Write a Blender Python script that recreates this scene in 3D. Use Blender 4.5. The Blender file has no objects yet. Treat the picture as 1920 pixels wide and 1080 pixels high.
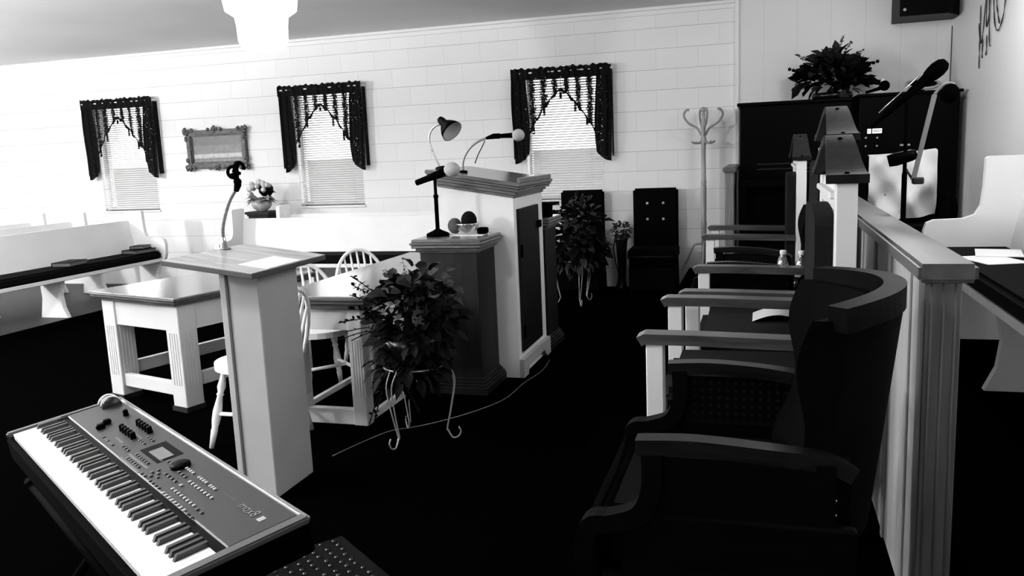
import bpy, bmesh, math, random
from mathutils import Vector, Matrix
random.seed(7)
PI = math.pi
SC = bpy.context.scene
COL = SC.collection

# ------------------------------------------------------------------ camera
cd = bpy.data.cameras.new('camera')
cam = bpy.data.objects.new('camera', cd); COL.objects.link(cam)
cd.sensor_width = 36.0; cd.lens = 1562.0/1920.0*36.0; cd.clip_start = .05; cd.clip_end = 5000
cr = Vector((0.95780783, 0.28428135, -0.04228792))
cdn = Vector((0.00587223, -0.16646064, -0.98603061))
cf = Vector((-0.28734939, 0.94417952, -0.16110668))
cam.matrix_world = Matrix(((cr.x, -cdn.x, -cf.x, 0), (cr.y, -cdn.y, -cf.y, 0), (cr.z, -cdn.z, -cf.z, 1.45), (0, 0, 0, 1)))
SC.camera = cam

# ------------------------------------------------------------------ sky, lamps and added fills
w = bpy.data.worlds.new('sky'); SC.world = w; w.use_nodes = True
wb = w.node_tree.nodes['Background']; wb.inputs[0].default_value = (1, 1, 1, 1); wb.inputs[1].default_value = 4.2
def lamp(name, loc, sx, sy, power, rot=(0, 0, 0)):
    l = bpy.data.lights.new(name, 'AREA'); l.shape = 'RECTANGLE'; l.size = sx; l.size_y = sy; l.energy = power
    o = bpy.data.objects.new(name, l); COL.objects.link(o); o.location = loc; o.rotation_euler = rot
    return o
def bulb(name, loc, power, radius=.18):
    l = bpy.data.lights.new(name, 'POINT'); l.energy = power; l.shadow_soft_size = radius
    o = bpy.data.objects.new(name, l); COL.objects.link(o); o.location = loc
    return o
bulb('nave_lamp', (-9.0, 3.6, 2.2), 480)
bulb('aisle_lamp', (-5.2, 1.0, 2.3), 330)
bulb('rear_lamp', (-3.2, -1.8, 2.3), 90)
lamp('keyboard_fill', (-2.1, 1.25, 2.76), .5, .5, 42)  # added fill above the keyboard, whitens the keys
lamp('chandelier_uplight', (-3.32, 5.25, 2.345), .2, .2, 120, (PI, 0, 0))
bulb('choir_lamp', (1.15, 3.2, 2.4), 42)
bulb('right_wall_fill', (.85, 5.7, 2.62), 38, .12)  # added fill above the view, brightens the right wall
lamp('nave_ceiling_fill', (-9.6, 4.2, 2.0), 1.0, 1.0, 640, (PI, 0, 0))  # unseen upward fill added to lighten the ceiling at left
lamp('aisle_ceiling_fill', (-5.6, 2.4, 2.0), 1.0, 1.0, 620, (PI, 0, 0))  # second added upward fill for the ceiling, no fixture here
VS = SC.view_settings
VS.view_transform = 'Standard'; VS.look = 'None'; VS.gamma = 1.0; VS.use_curve_mapping = False
VS.exposure = 0.0

# ------------------------------------------------------------------ materials
def newmat(name):
    m = bpy.data.materials.new(name); m.use_nodes = True
    nt = m.node_tree
    return m, nt, nt.nodes['Principled BSDF']
def g4(v): return (v, v, v, 1)
def paint(name, v, rough=.5, spec=.5, bump=0, bscale=60, metal=0, var=0, vscale=8):
    m, nt, b = newmat(name)
    b.inputs['Base Color'].default_value = g4(v); b.inputs['Roughness'].default_value = rough
    b.inputs['Specular IOR Level'].default_value = spec; b.inputs['Metallic'].default_value = metal
    if bump or var:
        tc = nt.nodes.new('ShaderNodeTexCoord'); nz = nt.nodes.new('ShaderNodeTexNoise')
        nz.inputs['Detail'].default_value = 4
        nt.links.new(tc.outputs['Object'], nz.inputs['Vector'])
        if var:
            nz.inputs['Scale'].default_value = vscale
            r = nt.nodes.new('ShaderNodeValToRGB')
            r.color_ramp.elements[0].color = g4(v*(1-var)); r.color_ramp.elements[1].color = g4(min(1, v*(1+var)))
            r.color_ramp.elements[0].position = .3; r.color_ramp.elements[1].position = .7
            nt.links.new(nz.outputs['Fac'], r.inputs['Fac']); nt.links.new(r.outputs['Color'], b.inputs['Base Color'])
        if bump:
            n2 = nt.nodes.new('ShaderNodeTexNoise'); n2.inputs['Scale'].default_value = bscale
            nt.links.new(tc.outputs['Object'], n2.inputs['Vector'])
            bp = nt.nodes.new('ShaderNodeBump'); bp.inputs['Strength'].default_value = bump; bp.inputs['Distance'].default_value = .01
            nt.links.new(n2.outputs['Fac'], bp.inputs['Height']); nt.links.new(bp.outputs['Normal'], b.inputs['Normal'])
    return m
def wood(name, a, b_, rough=.35, axis='X', scale=6, spec=.5):
    m, nt, b = newmat(name)
    tc = nt.nodes.new('ShaderNodeTexCoord'); mp = nt.nodes.new('ShaderNodeMapping')
    s = {'X': (.12, 1, 1), 'Y': (1, .12, 1), 'Z': (1, 1, .12)}[axis]
    mp.inputs['Scale'].default_value = s
    nz = nt.nodes.new('ShaderNodeTexNoise'); nz.inputs['Scale'].default_value = scale*6; nz.inputs['Detail'].default_value = 6
    nz.inputs['Distortion'].default_value = .6
    r = nt.nodes.new('ShaderNodeValToRGB')
    r.color_ramp.elements[0].position = .35; r.color_ramp.elements[1].position = .68
    r.color_ramp.elements[0].color = g4(a); r.color_ramp.elements[1].color = g4(b_)
    nt.links.new(tc.outputs['Object'], mp.inputs['Vector']); nt.links.new(mp.outputs['Vector'], nz.inputs['Vector'])
    nt.links.new(nz.outputs['Fac'], r.inputs['Fac']); nt.links.new(r.outputs['Color'], b.inputs['Base Color'])
    b.inputs['Roughness'].default_value = rough; b.inputs['Specular IOR Level'].default_value = spec
    return m
def glow(name, v, s):
    m, nt, b = newmat(name)
    b.inputs['Base Color'].default_value = g4(v); b.inputs['Emission Color'].default_value = (1, 1, 1, 1)
    b.inputs['Emission Strength'].default_value = s
    return m
def lace(name, cover, scale, dark=.004, bands=0.0):
    """black lace: voronoi holes in a dark thread"""
    m, nt, b = newmat(name)
    b.inputs['Base Color'].default_value = g4(dark); b.inputs['Roughness'].default_value = .8; b.inputs['Specular IOR Level'].default_value = .08
    tc = nt.nodes.new('ShaderNodeTexCoord')
    nz = nt.nodes.new('ShaderNodeTexNoise'); nz.inputs['Scale'].default_value = scale; nz.inputs['Detail'].default_value = 3
    nz.inputs['Distortion'].default_value = 1.5
    nt.links.new(tc.outputs['Object'], nz.inputs['Vector'])
    src = nz.outputs['Fac']
    if bands:
        wv = nt.nodes.new('ShaderNodeTexWave'); wv.bands_direction = 'X'; wv.inputs['Scale'].default_value = 2.6
        wv.inputs['Distortion'].default_value = 1.2; wv.inputs['Detail'].default_value = 2
        nt.links.new(tc.outputs['Object'], wv.inputs['Vector'])
        ml = nt.nodes.new('ShaderNodeMath'); ml.operation = 'MULTIPLY_ADD'
        ml.inputs[1].default_value = -bands
        nt.links.new(wv.outputs['Fac'], ml.inputs[0]); nt.links.new(nz.outputs['Fac'], ml.inputs[2])
        src = ml.outputs[0]
    r = nt.nodes.new('ShaderNodeValToRGB')
    r.color_ramp.elements[0].position = cover; r.color_ramp.elements[1].position = min(.99, cover+.04)
    r.color_ramp.elements[0].color = g4(0); r.color_ramp.elements[1].color = g4(1)
    nt.links.new(src, r.inputs['Fac'])
    tr = nt.nodes.new('ShaderNodeBsdfTransparent'); mx = nt.nodes.new('ShaderNodeMixShader')
    nt.links.new(r.outputs['Color'], mx.inputs[0]); nt.links.new(b.outputs[0], mx.inputs[1]); nt.links.new(tr.outputs[0], mx.inputs[2])
    nt.links.new(mx.outputs[0], nt.nodes['Material Output'].inputs['Surface'])
    return m
def clear(name, tint=1.0, gloss=.1):
    m, nt, b = newmat(name)
    tr = nt.nodes.new('ShaderNodeBsdfTransparent'); tr.inputs[0].default_value = g4(tint)
    gl = nt.nodes.new('ShaderNodeBsdfGlossy'); gl.inputs['Roughness'].default_value = .03
    mx = nt.nodes.new('ShaderNodeMixShader'); mx.inputs[0].default_value = gloss
    nt.links.new(tr.outputs[0], mx.inputs[1]); nt.links.new(gl.outputs[0], mx.inputs[2])
    nt.links.new(mx.outputs[0], nt.nodes['Material Output'].inputs['Surface'])
    return m

M = {}
M['carpet'] = paint('black_carpet', .0005, .95, .0)
M['floorwood'] = wood('dark_floor_boards', .004, .010, .5, 'Y', 3, .15)
M['white'] = paint('white_paint', .80, .45, .4, var=.03, vscale=3)
M['cream'] = paint('cream_paint', .5, .45, .4, var=.04, vscale=3)
M['lectern'] = paint('grey_white_paint', .40, .5, .3, var=.06, vscale=4)
M['ceil'] = paint('grey_ceiling', .8, .9, .1, var=.05, vscale=.8)
M['trimw'] = paint('white_trim', .8, .4, .4)
M['capwood'] = wood('brown_cap_wood', .06, .095, .38, 'Y', 4)
M['armwood'] = wood('arm_rest_wood', .035, .075, .25, 'X', 5)
M['crestwood'] = wood('crest_wood', .007, .013, .55, 'Z', 5, .08)
M['postwood'] = wood('post_wood', .12, .19, .4, 'Z', 3)
M['pulwood'] = wood('pulpit_moulding_wood', .06, .14, .33, 'X', 5)
M['panelwood'] = wood('dark_stained_panel', .004, .012, .55, 'Z', 3, .2)
M['doorwood'] = wood('dark_door_wood', .0018, .005, .5, 'Z', 3, .2)
M['tabletop'] = wood('polished_table_wood', .12, .2, .16, 'Y', 3, .8)
M['tableedge'] = wood('table_edge_wood', .03, .075, .3, 'X', 5)
M['desktop'] = wood('lectern_top_wood', .28, .5, .22, 'X', 3, .6)
M['deskedge'] = paint('lectern_edge', .07, .5, .3)
M['darkwood'] = wood('dark_chair_wood', .0008, .002, .5, 'X', 5, .03)
M['darkarm'] = wood('dark_arm_wood', .004, .009, .25, 'X', 5, .25)
M['black'] = paint('black_lacquer', .0006, .4, .03)
M['blackmat'] = paint('black_matte', .0005, .85, .012)
M['velvet'] = paint('black_upholstery', .0007, .9, .05, bump=.2, bscale=200)
M['charcoal'] = paint('charcoal_upholstery', .008, .9, .1, bump=.2, bscale=200)
M['cushion'] = paint('black_pew_cushion', .002, .9, .05)
M['steel'] = paint('chrome_steel', .55, .2, .5, metal=1)
M['dullsteel'] = paint('ribbed_grey_metal', .22, .4, .5, metal=.6)
M['wire'] = paint('white_enamel_wire', .3, .35, .5)
M['leafdark'] = paint('dark_leaf', .0012, .6, .07, var=.7, vscale=9)
M['leafmid'] = paint('grey_leaf', .016, .5, .25, var=.8, vscale=14)
M['leaflight'] = paint('pale_leaf', .28, .6, .3, var=.4, vscale=14)
M['petal'] = paint('pale_petal', .5, .7, .2, var=.3, vscale=30)
M['potdark'] = paint('black_pot', .002, .3, .4)
M['ceramic'] = paint('grey_ceramic', .32, .25, .5, var=.4, vscale=14)
M['paper'] = paint('white_paper', .85, .6, .3)
M['foamw'] = paint('grey_foam', .42, .95, .1, bump=.4, bscale=300)
M['foamm'] = paint('mid_grey_foam', .09, .95, .1, bump=.4, bscale=300)
M['foamb'] = paint('black_foam', .003, .95, .1, bump=.4, bscale=300)
M['coatwood'] = wood('light_coat_rack_wood', .22, .34, .35, 'Z', 5)
M['gilt'] = paint('carved_frame_gilt', .045, .4, .4, bump=.8, bscale=45, var=.9, vscale=28)
M['kbdbody'] = paint('dark_grey_plastic', .014, .45, .4, bump=.05, bscale=400)
M['kbdend'] = paint('grey_plastic', .07, .4, .4)
M['kbdrim'] = paint('silver_rim', .16, .3, .5)
M['keyw'] = paint('white_key', .88, .25, .5)
M['keyb'] = paint('black_key', .004, .35, .5)
M['btnd'] = paint('grey_button', .06, .5, .4)
M['btnl'] = paint('pale_button', .33, .5, .4)
M['band'] = paint('grey_print_band', .10, .5, .3)
M['screen'] = paint('grey_screen', .13, .15, .5)
M['cloth'] = paint('white_cloth', .62, .8, .2)
M['label'] = paint('bottle_label', .4, .5, .3, var=.6, vscale=60)
M['plastic'] = clear('clear_plastic', .9, .32)
M['glass'] = clear('window_glass', .98, .04)
M['bowlglass'] = clear('bowl_glass', .9, .42)
M['slat'] = paint('white_slat', .56, .5, .3)
M['lace'] = lace('black_lace', .63, 42)
M['laceband'] = lace('black_lace_band', .68, 60, .003)
M['sheer'] = lace('sheer_lace', .36, 70, bands=.30)
M['shade'] = glow('lit_frosted_glass', .9, 3.2)
M['display'] = glow('lit_display', .7, .8)
M['ground'] = paint('outdoor_ground', .07, .9, .1, var=.3, vscale=.5)
M['iron'] = paint('dark_iron', .012, .4, .4)
M['matdark'] = paint('black_rubber', .0015, .5, .05)
M['studs'] = paint('glossy_studs', .004, .2, .6)
M['foamgrey'] = paint('grey_cane', .17, .5, .3)

# painted concrete block wall
def block_wall():
    m, nt, b = newmat('painted_block_wall')
    tc = nt.nodes.new('ShaderNodeTexCoord'); mp = nt.nodes.new('ShaderNodeMapping')
    mp.inputs['Rotation'].default_value = (-PI/2, 0, 0)
    mp.inputs['Location'].default_value = (.205+.0, .0, 0)
    br = nt.nodes.new('ShaderNodeTexBrick')
    br.inputs['Scale'].default_value = 1.0; br.inputs['Brick Width'].default_value = .41; br.inputs['Row Height'].default_value = .2
    br.inputs['Mortar Size'].default_value = .003; br.inputs['Mortar Smooth'].default_value = .3; br.inputs['Bias'].default_value = 0
    br.inputs['Color1'].default_value = g4(.80); br.inputs['Color2'].default_value = g4(.83); br.inputs['Mortar'].default_value = g4(.70)
    nt.links.new(tc.outputs['Object'], mp.inputs['Vector']); nt.links.new(mp.outputs['Vector'], br.inputs['Vector'])
    sp = nt.nodes.new('ShaderNodeSeparateXYZ'); nt.links.new(tc.outputs['Object'], sp.inputs[0])
    dv = nt.nodes.new('ShaderNodeMath'); dv.operation = 'DIVIDE'; dv.inputs[1].default_value = .2; nt.links.new(sp.outputs['Z'], dv.inputs[0])
    ad = nt.nodes.new('ShaderNodeMath'); ad.operation = 'ADD'; ad.inputs[1].default_value = .5; nt.links.new(dv.outputs[0], ad.inputs[0])
    fr = nt.nodes.new('ShaderNodeMath'); fr.operation = 'FRACT'; nt.links.new(ad.outputs[0], fr.inputs[0])
    cm = nt.nodes.new('ShaderNodeMath'); cm.operation = 'COMPARE'; cm.inputs[1].default_value = .5; cm.inputs[2].default_value = .013; nt.links.new(fr.outputs[0], cm.inputs[0])
    n3 = nt.nodes.new('ShaderNodeTexNoise'); n3.inputs['Scale'].default_value = 3; nt.links.new(tc.outputs['Object'], n3.inputs['Vector'])
    mu = nt.nodes.new('ShaderNodeMath'); mu.operation = 'MULTIPLY'; nt.links.new(cm.outputs[0], mu.inputs[0]); nt.links.new(n3.outputs['Fac'], mu.inputs[1])
    mxc = nt.nodes.new('ShaderNodeMix'); mxc.data_type = 'RGBA'; mxc.inputs[7].default_value = g4(.30)
    nt.links.new(mu.outputs[0], mxc.inputs[0]); nt.links.new(br.outputs['Color'], mxc.inputs[6])
    nt.links.new(mxc.outputs[2], b.inputs['Base Color'])
    nz = nt.nodes.new('ShaderNodeTexNoise'); nz.inputs['Scale'].default_value = 90
    bp = nt.nodes.new('ShaderNodeBump'); bp.inputs['Strength'].default_value = .12; bp.inputs['Distance'].default_value = .004
    nt.links.new(tc.outputs['Object'], nz.inputs['Vector']); nt.links.new(nz.outputs['Fac'], bp.inputs['Height'])
    nt.links.new(bp.outputs['Normal'], b.inputs['Normal'])
    b.inputs['Roughness'].default_value = .55; b.inputs['Specular IOR Level'].default_value = .25
    return m
M['block'] = block_wall()
def panel_wall(name, c, groove, spacing, axis):
    m, nt, b = newmat(name)
    tc = nt.nodes.new('ShaderNodeTexCoord'); sp = nt.nodes.new('ShaderNodeSeparateXYZ')
    nt.links.new(tc.outputs['Object'], sp.inputs[0])
    d = nt.nodes.new('ShaderNodeMath'); d.operation = 'DIVIDE'; d.inputs[1].default_value = spacing
    nt.links.new(sp.outputs[axis], d.inputs[0])
    fr = nt.nodes.new('ShaderNodeMath'); fr.operation = 'FRACT'; nt.links.new(d.outputs[0], fr.inputs[0])
    r = nt.nodes.new('ShaderNodeValToRGB'); r.color_ramp.interpolation = 'LINEAR'
    r.color_ramp.elements[0].color = g4(groove); r.color_ramp.elements[1].color = g4(c)
    r.color_ramp.elements[0].position = .012; r.color_ramp.elements[1].position = .03
    nt.links.new(fr.outputs[0], r.inputs['Fac']); nt.links.new(r.outputs['Color'], b.inputs['Base Color'])
    b.inputs['Roughness'].default_value = .4; b.inputs['Specular IOR Level'].default_value = .3
    return m
M['panel'] = panel_wall('white_panelling', .74, .66, .30, 'X')
M['rightwall'] = panel_wall('white_side_panelling', .78, .74, .30, 'Y')
M['railpanel'] = panel_wall('pale_rail_panelling', .42, .1, .11, 'Y')
# cane with a dotted weave
def cane():
    m, nt, b = newmat('dark_cane')
    tc = nt.nodes.new('ShaderNodeTexCoord'); mp = nt.nodes.new('ShaderNodeMapping'); mp.inputs['Scale'].default_value = (46, 46, 46)
    vo = nt.nodes.new('ShaderNodeTexVoronoi'); vo.inputs['Randomness'].default_value = 0; vo.inputs['Scale'].default_value = 1
    r = nt.nodes.new('ShaderNodeValToRGB'); r.color_ramp.elements[0].color = g4(.007); r.color_ramp.elements[1].color = g4(.0008)
    r.color_ramp.elements[0].position = .2; r.color_ramp.elements[1].position = .3
    nt.links.new(tc.outputs['Object'], mp.inputs['Vector']); nt.links.new(mp.outputs['Vector'], vo.inputs['Vector'])
    nt.links.new(vo.outputs['Distance'], r.inputs['Fac']); nt.links.new(r.outputs['Color'], b.inputs['Base Color'])
    b.inputs['Roughness'].default_value = .5; b.inputs['Specular IOR Level'].default_value = .05
    return m
M['cane'] = cane()
def picture():
    m, nt, b = newmat('faded_picture')
    tc = nt.nodes.new('ShaderNodeTexCoord'); sp = nt.nodes.new('ShaderNodeSeparateXYZ')
    nt.links.new(tc.outputs['Object'], sp.inputs[0])
    mr = nt.nodes.new('ShaderNodeMapRange'); mr.inputs['From Min'].default_value = -.19; mr.inputs['From Max'].default_value = .19
    nt.links.new(sp.outputs['Z'], mr.inputs['Value'])
    r = nt.nodes.new('ShaderNodeValToRGB'); e = r.color_ramp.elements
    e[0].position = 0; e[0].color = g4(.05); e[1].position = 1; e[1].color = g4(.03)
    for p, v in ((.16, .11), (.2, .04), (.24, .36), (.34, .4), (.36, .09), (.6, .08), (.64, .03)):
        x = e.new(p); x.color = g4(v)
    nz = nt.nodes.new('ShaderNodeTexNoise'); nz.inputs['Scale'].default_value = 22; nz.inputs['Detail'].default_value = 3
    nt.links.new(tc.outputs['Object'], nz.inputs['Vector'])
    mx = nt.nodes.new('ShaderNodeMix'); mx.data_type = 'RGBA'; mx.blend_type = 'OVERLAY'; mx.inputs[0].default_value = .75
    nt.links.new(mr.outputs[0], r.inputs['Fac']); nt.links.new(r.outputs['Color'], mx.inputs[6]); nt.links.new(nz.outputs['Fac'], mx.inputs[7])
    nt.links.new(mx.outputs[2], b.inputs['Base Color']); b.inputs['Roughness'].default_value = .4
    return m
M['picture'] = picture()

# ------------------------------------------------------------------ mesh helper
class MB:
    def __init__(s, off=(0, 0, 0)):
        s.bm = bmesh.new(); s.off = Vector(off); s.X = None
    def P(s, p):
        p = Vector(p) - s.off
        return s.X @ p if s.X is not None else p
    def box(s, x0, x1, y0, y1, z0, z1, bev=0, seg=1, mat=None):
        vs = [s.bm.verts.new(s.P((x, y, z))) for x in (x0, x1) for y in (y0, y1) for z in (z0, z1)]
        fs = [(0, 1, 3, 2), (4, 6, 7, 5), (0, 4, 5, 1), (2, 3, 7, 6), (0, 2, 6, 4), (1, 5, 7, 3)]
        F = [s.bm.faces.new([vs[i] for i in f]) for f in fs]
        if bev:
            es = list({e for f in F for e in f.edges})
            bmesh.ops.bevel(s.bm, geom=es, offset=bev, segments=seg, affect='EDGES', clamp_overlap=True)
        return s
    def bar(s, a, b, wdt, hgt, up=(0, 0, 1)):
        return s.sweep([a, b], wdt, hgt, up)
    def sweep(s, pts, wdt, hgt, up=(0, 0, 1), taper=None, wl=None):
        pts = [Vector(p) for p in pts]; up = Vector(up); rings = []
        for i, p in enumerate(pts):
            t = (pts[min(i+1, len(pts)-1)] - pts[max(i-1, 0)]).normalized()
            sd = t.cross(up)
            if sd.length < 1e-4: sd = t.cross(Vector((1, 0, 0)))
            sd.normalize(); u = sd.cross(t).normalized()
            k = taper[i] if taper else 1
            kw_ = wl[i] if wl else 1
            rings.append([s.bm.verts.new(s.P(p + sd*wdt/2*a*k*kw_ + u*hgt/2*b*k)) for a, b in ((-1, -1), (1, -1), (1, 1), (-1, 1))])
        for i in range(len(rings)-1):
            for j in range(4):
                s.bm.faces.new((rings[i][j], rings[i][(j+1) % 4], rings[i+1][(j+1) % 4], rings[i+1][j]))
        s.bm.faces.new(rings[0][::-1]); s.bm.faces.new(rings[-1])
        return s
    def tube(s, pts, r, n=8, cap=True):
        pts = [Vector(p) for p in pts]; rings = []; nrm = None
        for i, p in enumerate(pts):
            t = (pts[min(i+1, len(pts)-1)] - pts[max(i-1, 0)]).normalized()
            if nrm is None:
                nrm = t.orthogonal().normalized()
            else:
                nrm = (nrm - t*nrm.dot(t))
                nrm = nrm.normalized() if nrm.length > 1e-6 else t.orthogonal().normalized()
            b = t.cross(nrm); rr = r[i] if isinstance(r, (list, tuple)) else r
            rings.append([s.bm.verts.new(s.P(p + (nrm*math.cos(2*PI*k/n) + b*math.sin(2*PI*k/n))*rr)) for k in range(n)])
        for i in range(len(rings)-1):
            for j in range(n):
                f = s.bm.faces.new((rings[i][j], rings[i][(j+1) % n], rings[i+1][(j+1) % n], rings[i+1][j])); f.smooth = True
        if cap:
            s.bm.faces.new(rings[0][::-1]); s.bm.faces.new(rings[-1])
        return s
    def lathe(s, prof, c=(0, 0, 0), axis=(0, 0, 1), n=16, smooth=True):
        """prof: list of (r, h) along axis from c"""
        c = Vector(c); ax = Vector(axis).normalized(); a = ax.orthogonal().normalized(); b = ax.cross(a); rings = []
        for r, h in prof:
            if r < 1e-5: rings.append([s.bm.verts.new(s.P(c + ax*h))])
            else: rings.append([s.bm.verts.new(s.P(c + ax*h + (a*math.cos(2*PI*k/n) + b*math.sin(2*PI*k/n))*r)) for k in range(n)])
        for i in range(len(rings)-1):
            A, B = rings[i], rings[i+1]
            for k in range(n):
                if len(A) == 1 and len(B) == 1: continue
                if len(A) == 1: q = (A[0], B[(k+1) % n], B[k])
                elif len(B) == 1: q = (A[k], A[(k+1) % n], B[0])
                else: q = (A[k], A[(k+1) % n], B[(k+1) % n], B[k])
                f = s.bm.faces.new(q); f.smooth = smooth
        if len(rings[0]) > 1: s.bm.faces.new(rings[0][::-1])
        if len(rings[-1]) > 1: s.bm.faces.new(rings[-1])
        return s
    def ball(s, c, r, n=12, sc=(1, 1, 1)):
        c = Vector(c); m = max(5, n//2); rings = []
        for i in range(m+1):
            a = PI*i/m
            if i in (0, m): rings.append([s.bm.verts.new(s.P(c + Vector((0, 0, r*math.cos(a)*sc[2]))))])
            else: rings.append([s.bm.verts.new(s.P(c + Vector((r*math.sin(a)*math.cos(2*PI*k/n)*sc[0], r*math.sin(a)*math.sin(2*PI*k/n)*sc[1], r*math.cos(a)*sc[2])))) for k in range(n)])
        for i in range(m):
            A, B = rings[i], rings[i+1]
            for k in range(n):
                if len(A) == 1: q = (A[0], B[k], B[(k+1) % n])
                elif len(B) == 1: q = (A[k], B[0], A[(k+1) % n])
                else: q = (A[k], B[k], B[(k+1) % n], A[(k+1) % n])
                f = s.bm.faces.new(q); f.smooth = True
        return s
    def prism(s, poly, d0, d1, plane='XZ'):
        def q(a, b, d):
            return {'XZ': (a, d, b), 'YZ': (d, a, b), 'XY': (a, b, d)}[plane]
        A = [s.bm.verts.new(s.P(q(a, b, d0))) for a, b in poly]; B = [s.bm.verts.new(s.P(q(a, b, d1))) for a, b in poly]
        n = len(poly)
        s.bm.faces.new(A); s.bm.faces.new(B[::-1])
        for i in range(n): s.bm.faces.new((A[i], B[i], B[(i+1) % n], A[(i+1) % n]))
        return s
    def grid(s, fn, nu, nv, smooth=True):
        V = [[s.bm.verts.new(s.P(fn(i/nu, j/nv))) for j in range(nv+1)] for i in range(nu+1)]
        for i in range(nu):
            for j in range(nv):
                f = s.bm.faces.new((V[i][j], V[i+1][j], V[i+1][j+1], V[i][j+1])); f.smooth = smooth
        return s
    def leaf(s, p, d, L, W, droop=.3, up=None):
        p = Vector(p); d = Vector(d).normalized(); u = Vector(up) if up else Vector((random.uniform(-.5, .5), random.uniform(-.5, .5), 1))
        sd = d.cross(u)
        if sd.length < 1e-3: sd = d.orthogonal()
        sd.normalize(); nn = sd.cross(d)
        pts = []
        for t, wd in ((0, .08), (.3, .85), (.6, 1), (1, 0)):
            c = p + d*L*t - Vector((0, 0, 1))*droop*L*t*t
            if wd == 0: pts.append((c,))
            else: pts.append((c + sd*W/2*wd + nn*W*.18, c, c - sd*W/2*wd + nn*W*.18))
        R = [[s.bm.verts.new(s.P(x)) for x in r] for r in pts]
        for i in range(3):
            a, b = R[i], R[i+1]
            if len(b) == 1: fs = [(a[0], a[1], b[0]), (a[1], a[2], b[0])]
            else: fs = [(a[0], a[1], b[1], b[0]), (a[1], a[2], b[2], b[1])]
            for f in fs: s.bm.faces.new(f).smooth = True
        return s
    def build(s, name, mat, parent=None, sub=0):
        bmesh.ops.recalc_face_normals(s.bm, faces=s.bm.faces)
        me = bpy.data.meshes.new(name); s.bm.to_mesh(me); s.bm.free()
        me.materials.append(M[mat] if isinstance(mat, str) else mat)
        o = bpy.data.objects.new(name, me); COL.objects.link(o)
        if parent is not None: o.parent = parent
        if sub:
            md = o.modifiers.new('sub', 'SUBSURF'); md.levels = sub; md.render_levels = sub
        return o
def tag(o, label=None, cat=None, group=None, kind=None):
    if label: o['label'] = label
    if cat: o['category'] = cat
    if group: o['group'] = group
    if kind: o['kind'] = kind
    return o
def thing(name, label, cat, loc=(0, 0, 0), rz=0, group=None):
    o = bpy.data.objects.new(name, None); COL.objects.link(o); o.empty_display_size = .1
    o.location = loc; o.rotation_euler = (0, 0, rz)
    return tag(o, label, cat, group)
def kids(o): return [c for c in COL.objects if c.parent == o]
def dup(o, loc=None, rz=None, label=None, parent=None):
    c = o.copy(); COL.objects.link(c)
    if parent is not None: c.parent = parent
    for k in kids(o): dup(k, parent=c)
    if loc is not None: c.location = loc
    if rz is not None: c.rotation_euler = (0, 0, rz)
    if label: c['label'] = label
    return c
def struct(o): o['kind'] = 'structure'; return o
def arc(c, r, a0, a1, n, ax=(1, 0, 0), ay=(0, 0, 1)):
    c = Vector(c); ax = Vector(ax); ay = Vector(ay)
    return [c + ax*r*math.cos(a0+(a1-a0)*i/n) + ay*r*math.sin(a0+(a1-a0)*i/n) for i in range(n+1)]
def smooth_path(pts, n=6):
    """Catmull-Rom"""
    pts = [Vector(p) for p in pts]; out = []
    for i in range(len(pts)-1):
        p0 = pts[max(i-1, 0)]; p1 = pts[i]; p2 = pts[i+1]; p3 = pts[min(i+2, len(pts)-1)]
        for k in range(n):
            t = k/n
            out.append(.5*((2*p1) + (p2-p0)*t + (2*p0-5*p1+4*p2-p3)*t*t + (3*p1-p0-3*p2+p3)*t*t*t))
    out.append(pts[-1]); return out
def text_mesh(name, s, size, mat, parent, mtx, depth=.0004):
    c = bpy.data.curves.new(name, 'FONT'); c.body = s; c.size = size; c.extrude = depth; c.align_x = 'CENTER'; c.align_y = 'CENTER'
    t = bpy.data.objects.new('tmp_text', c); COL.objects.link(t)
    dg = bpy.context.evaluated_depsgraph_get(); dg.update()
    me = bpy.data.meshes.new_from_object(t.evaluated_get(dg)); bpy.data.objects.remove(t)
    me.materials.clear(); me.materials.append(M[mat]); me.transform(mtx)
    o = bpy.data.objects.new(name, me); COL.objects.link(o); o.parent = parent
    return o

# ================================================================== SETTING
W = 8.63; CH = 2.8; XR = 1.63; XL = -14.0; YF = -4.5; ZP = .2
struct(MB().box(-6.62, XR+.2, YF, W, -.1, 0).build('floor', 'carpet'))
struct(MB().box(XL, -6.62, YF, W, -.1, -.002).build('floor_boards', 'floorwood'))
struct(MB().box(-.72, XR, .3, W, 0, ZP, .01).build('platform', 'carpet'))
struct(MB().box(.50, XR, .6, 7.0, ZP, .36, .01).build('choir_tier', 'carpet'))
struct(MB().box(XL-.2, XR+.2, YF-.2, W+.2, CH, CH+.1).build('ceiling', 'ceil'))
struct(MB().box(XR, XR+.2, YF, W+.2, -.1, CH).build('wall_right', 'rightwall'))
struct(MB().box(XL-.2, XL, YF, W+.2, -.1, CH).build('wall_left', 'white'))
struct(MB().box(XL-.2, XR+.2, YF-.2, YF, -.1, CH).build('wall_front', 'white'))
WIN = [-7.52, -4.735, -1.985]; WH = .41; WZ0 = .93; WZ1 = 2.26
b = MB()
xs = [XL]
for c in WIN: xs += [c-WH, c+WH]
xs.append(XR)
for i in range(len(xs)-1):
    if i % 2 == 0: b.box(xs[i], xs[i+1], W, W+.2, -.1, CH)
    else:
        b.box(xs[i], xs[i+1], W, W+.2, -.1, WZ0); b.box(xs[i], xs[i+1], W, W+.2, WZ1, CH)
struct(b.build('wall_back', 'block'))
struct(MB().box(-.235, XR, W-.03, W, 0, CH).build('wall_panel_back', 'panel'))
struct(MB().box(-.262, -.222, W-.045, W, 0, CH, .006).build('trim_1', 'trimw'))
b = MB()
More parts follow.
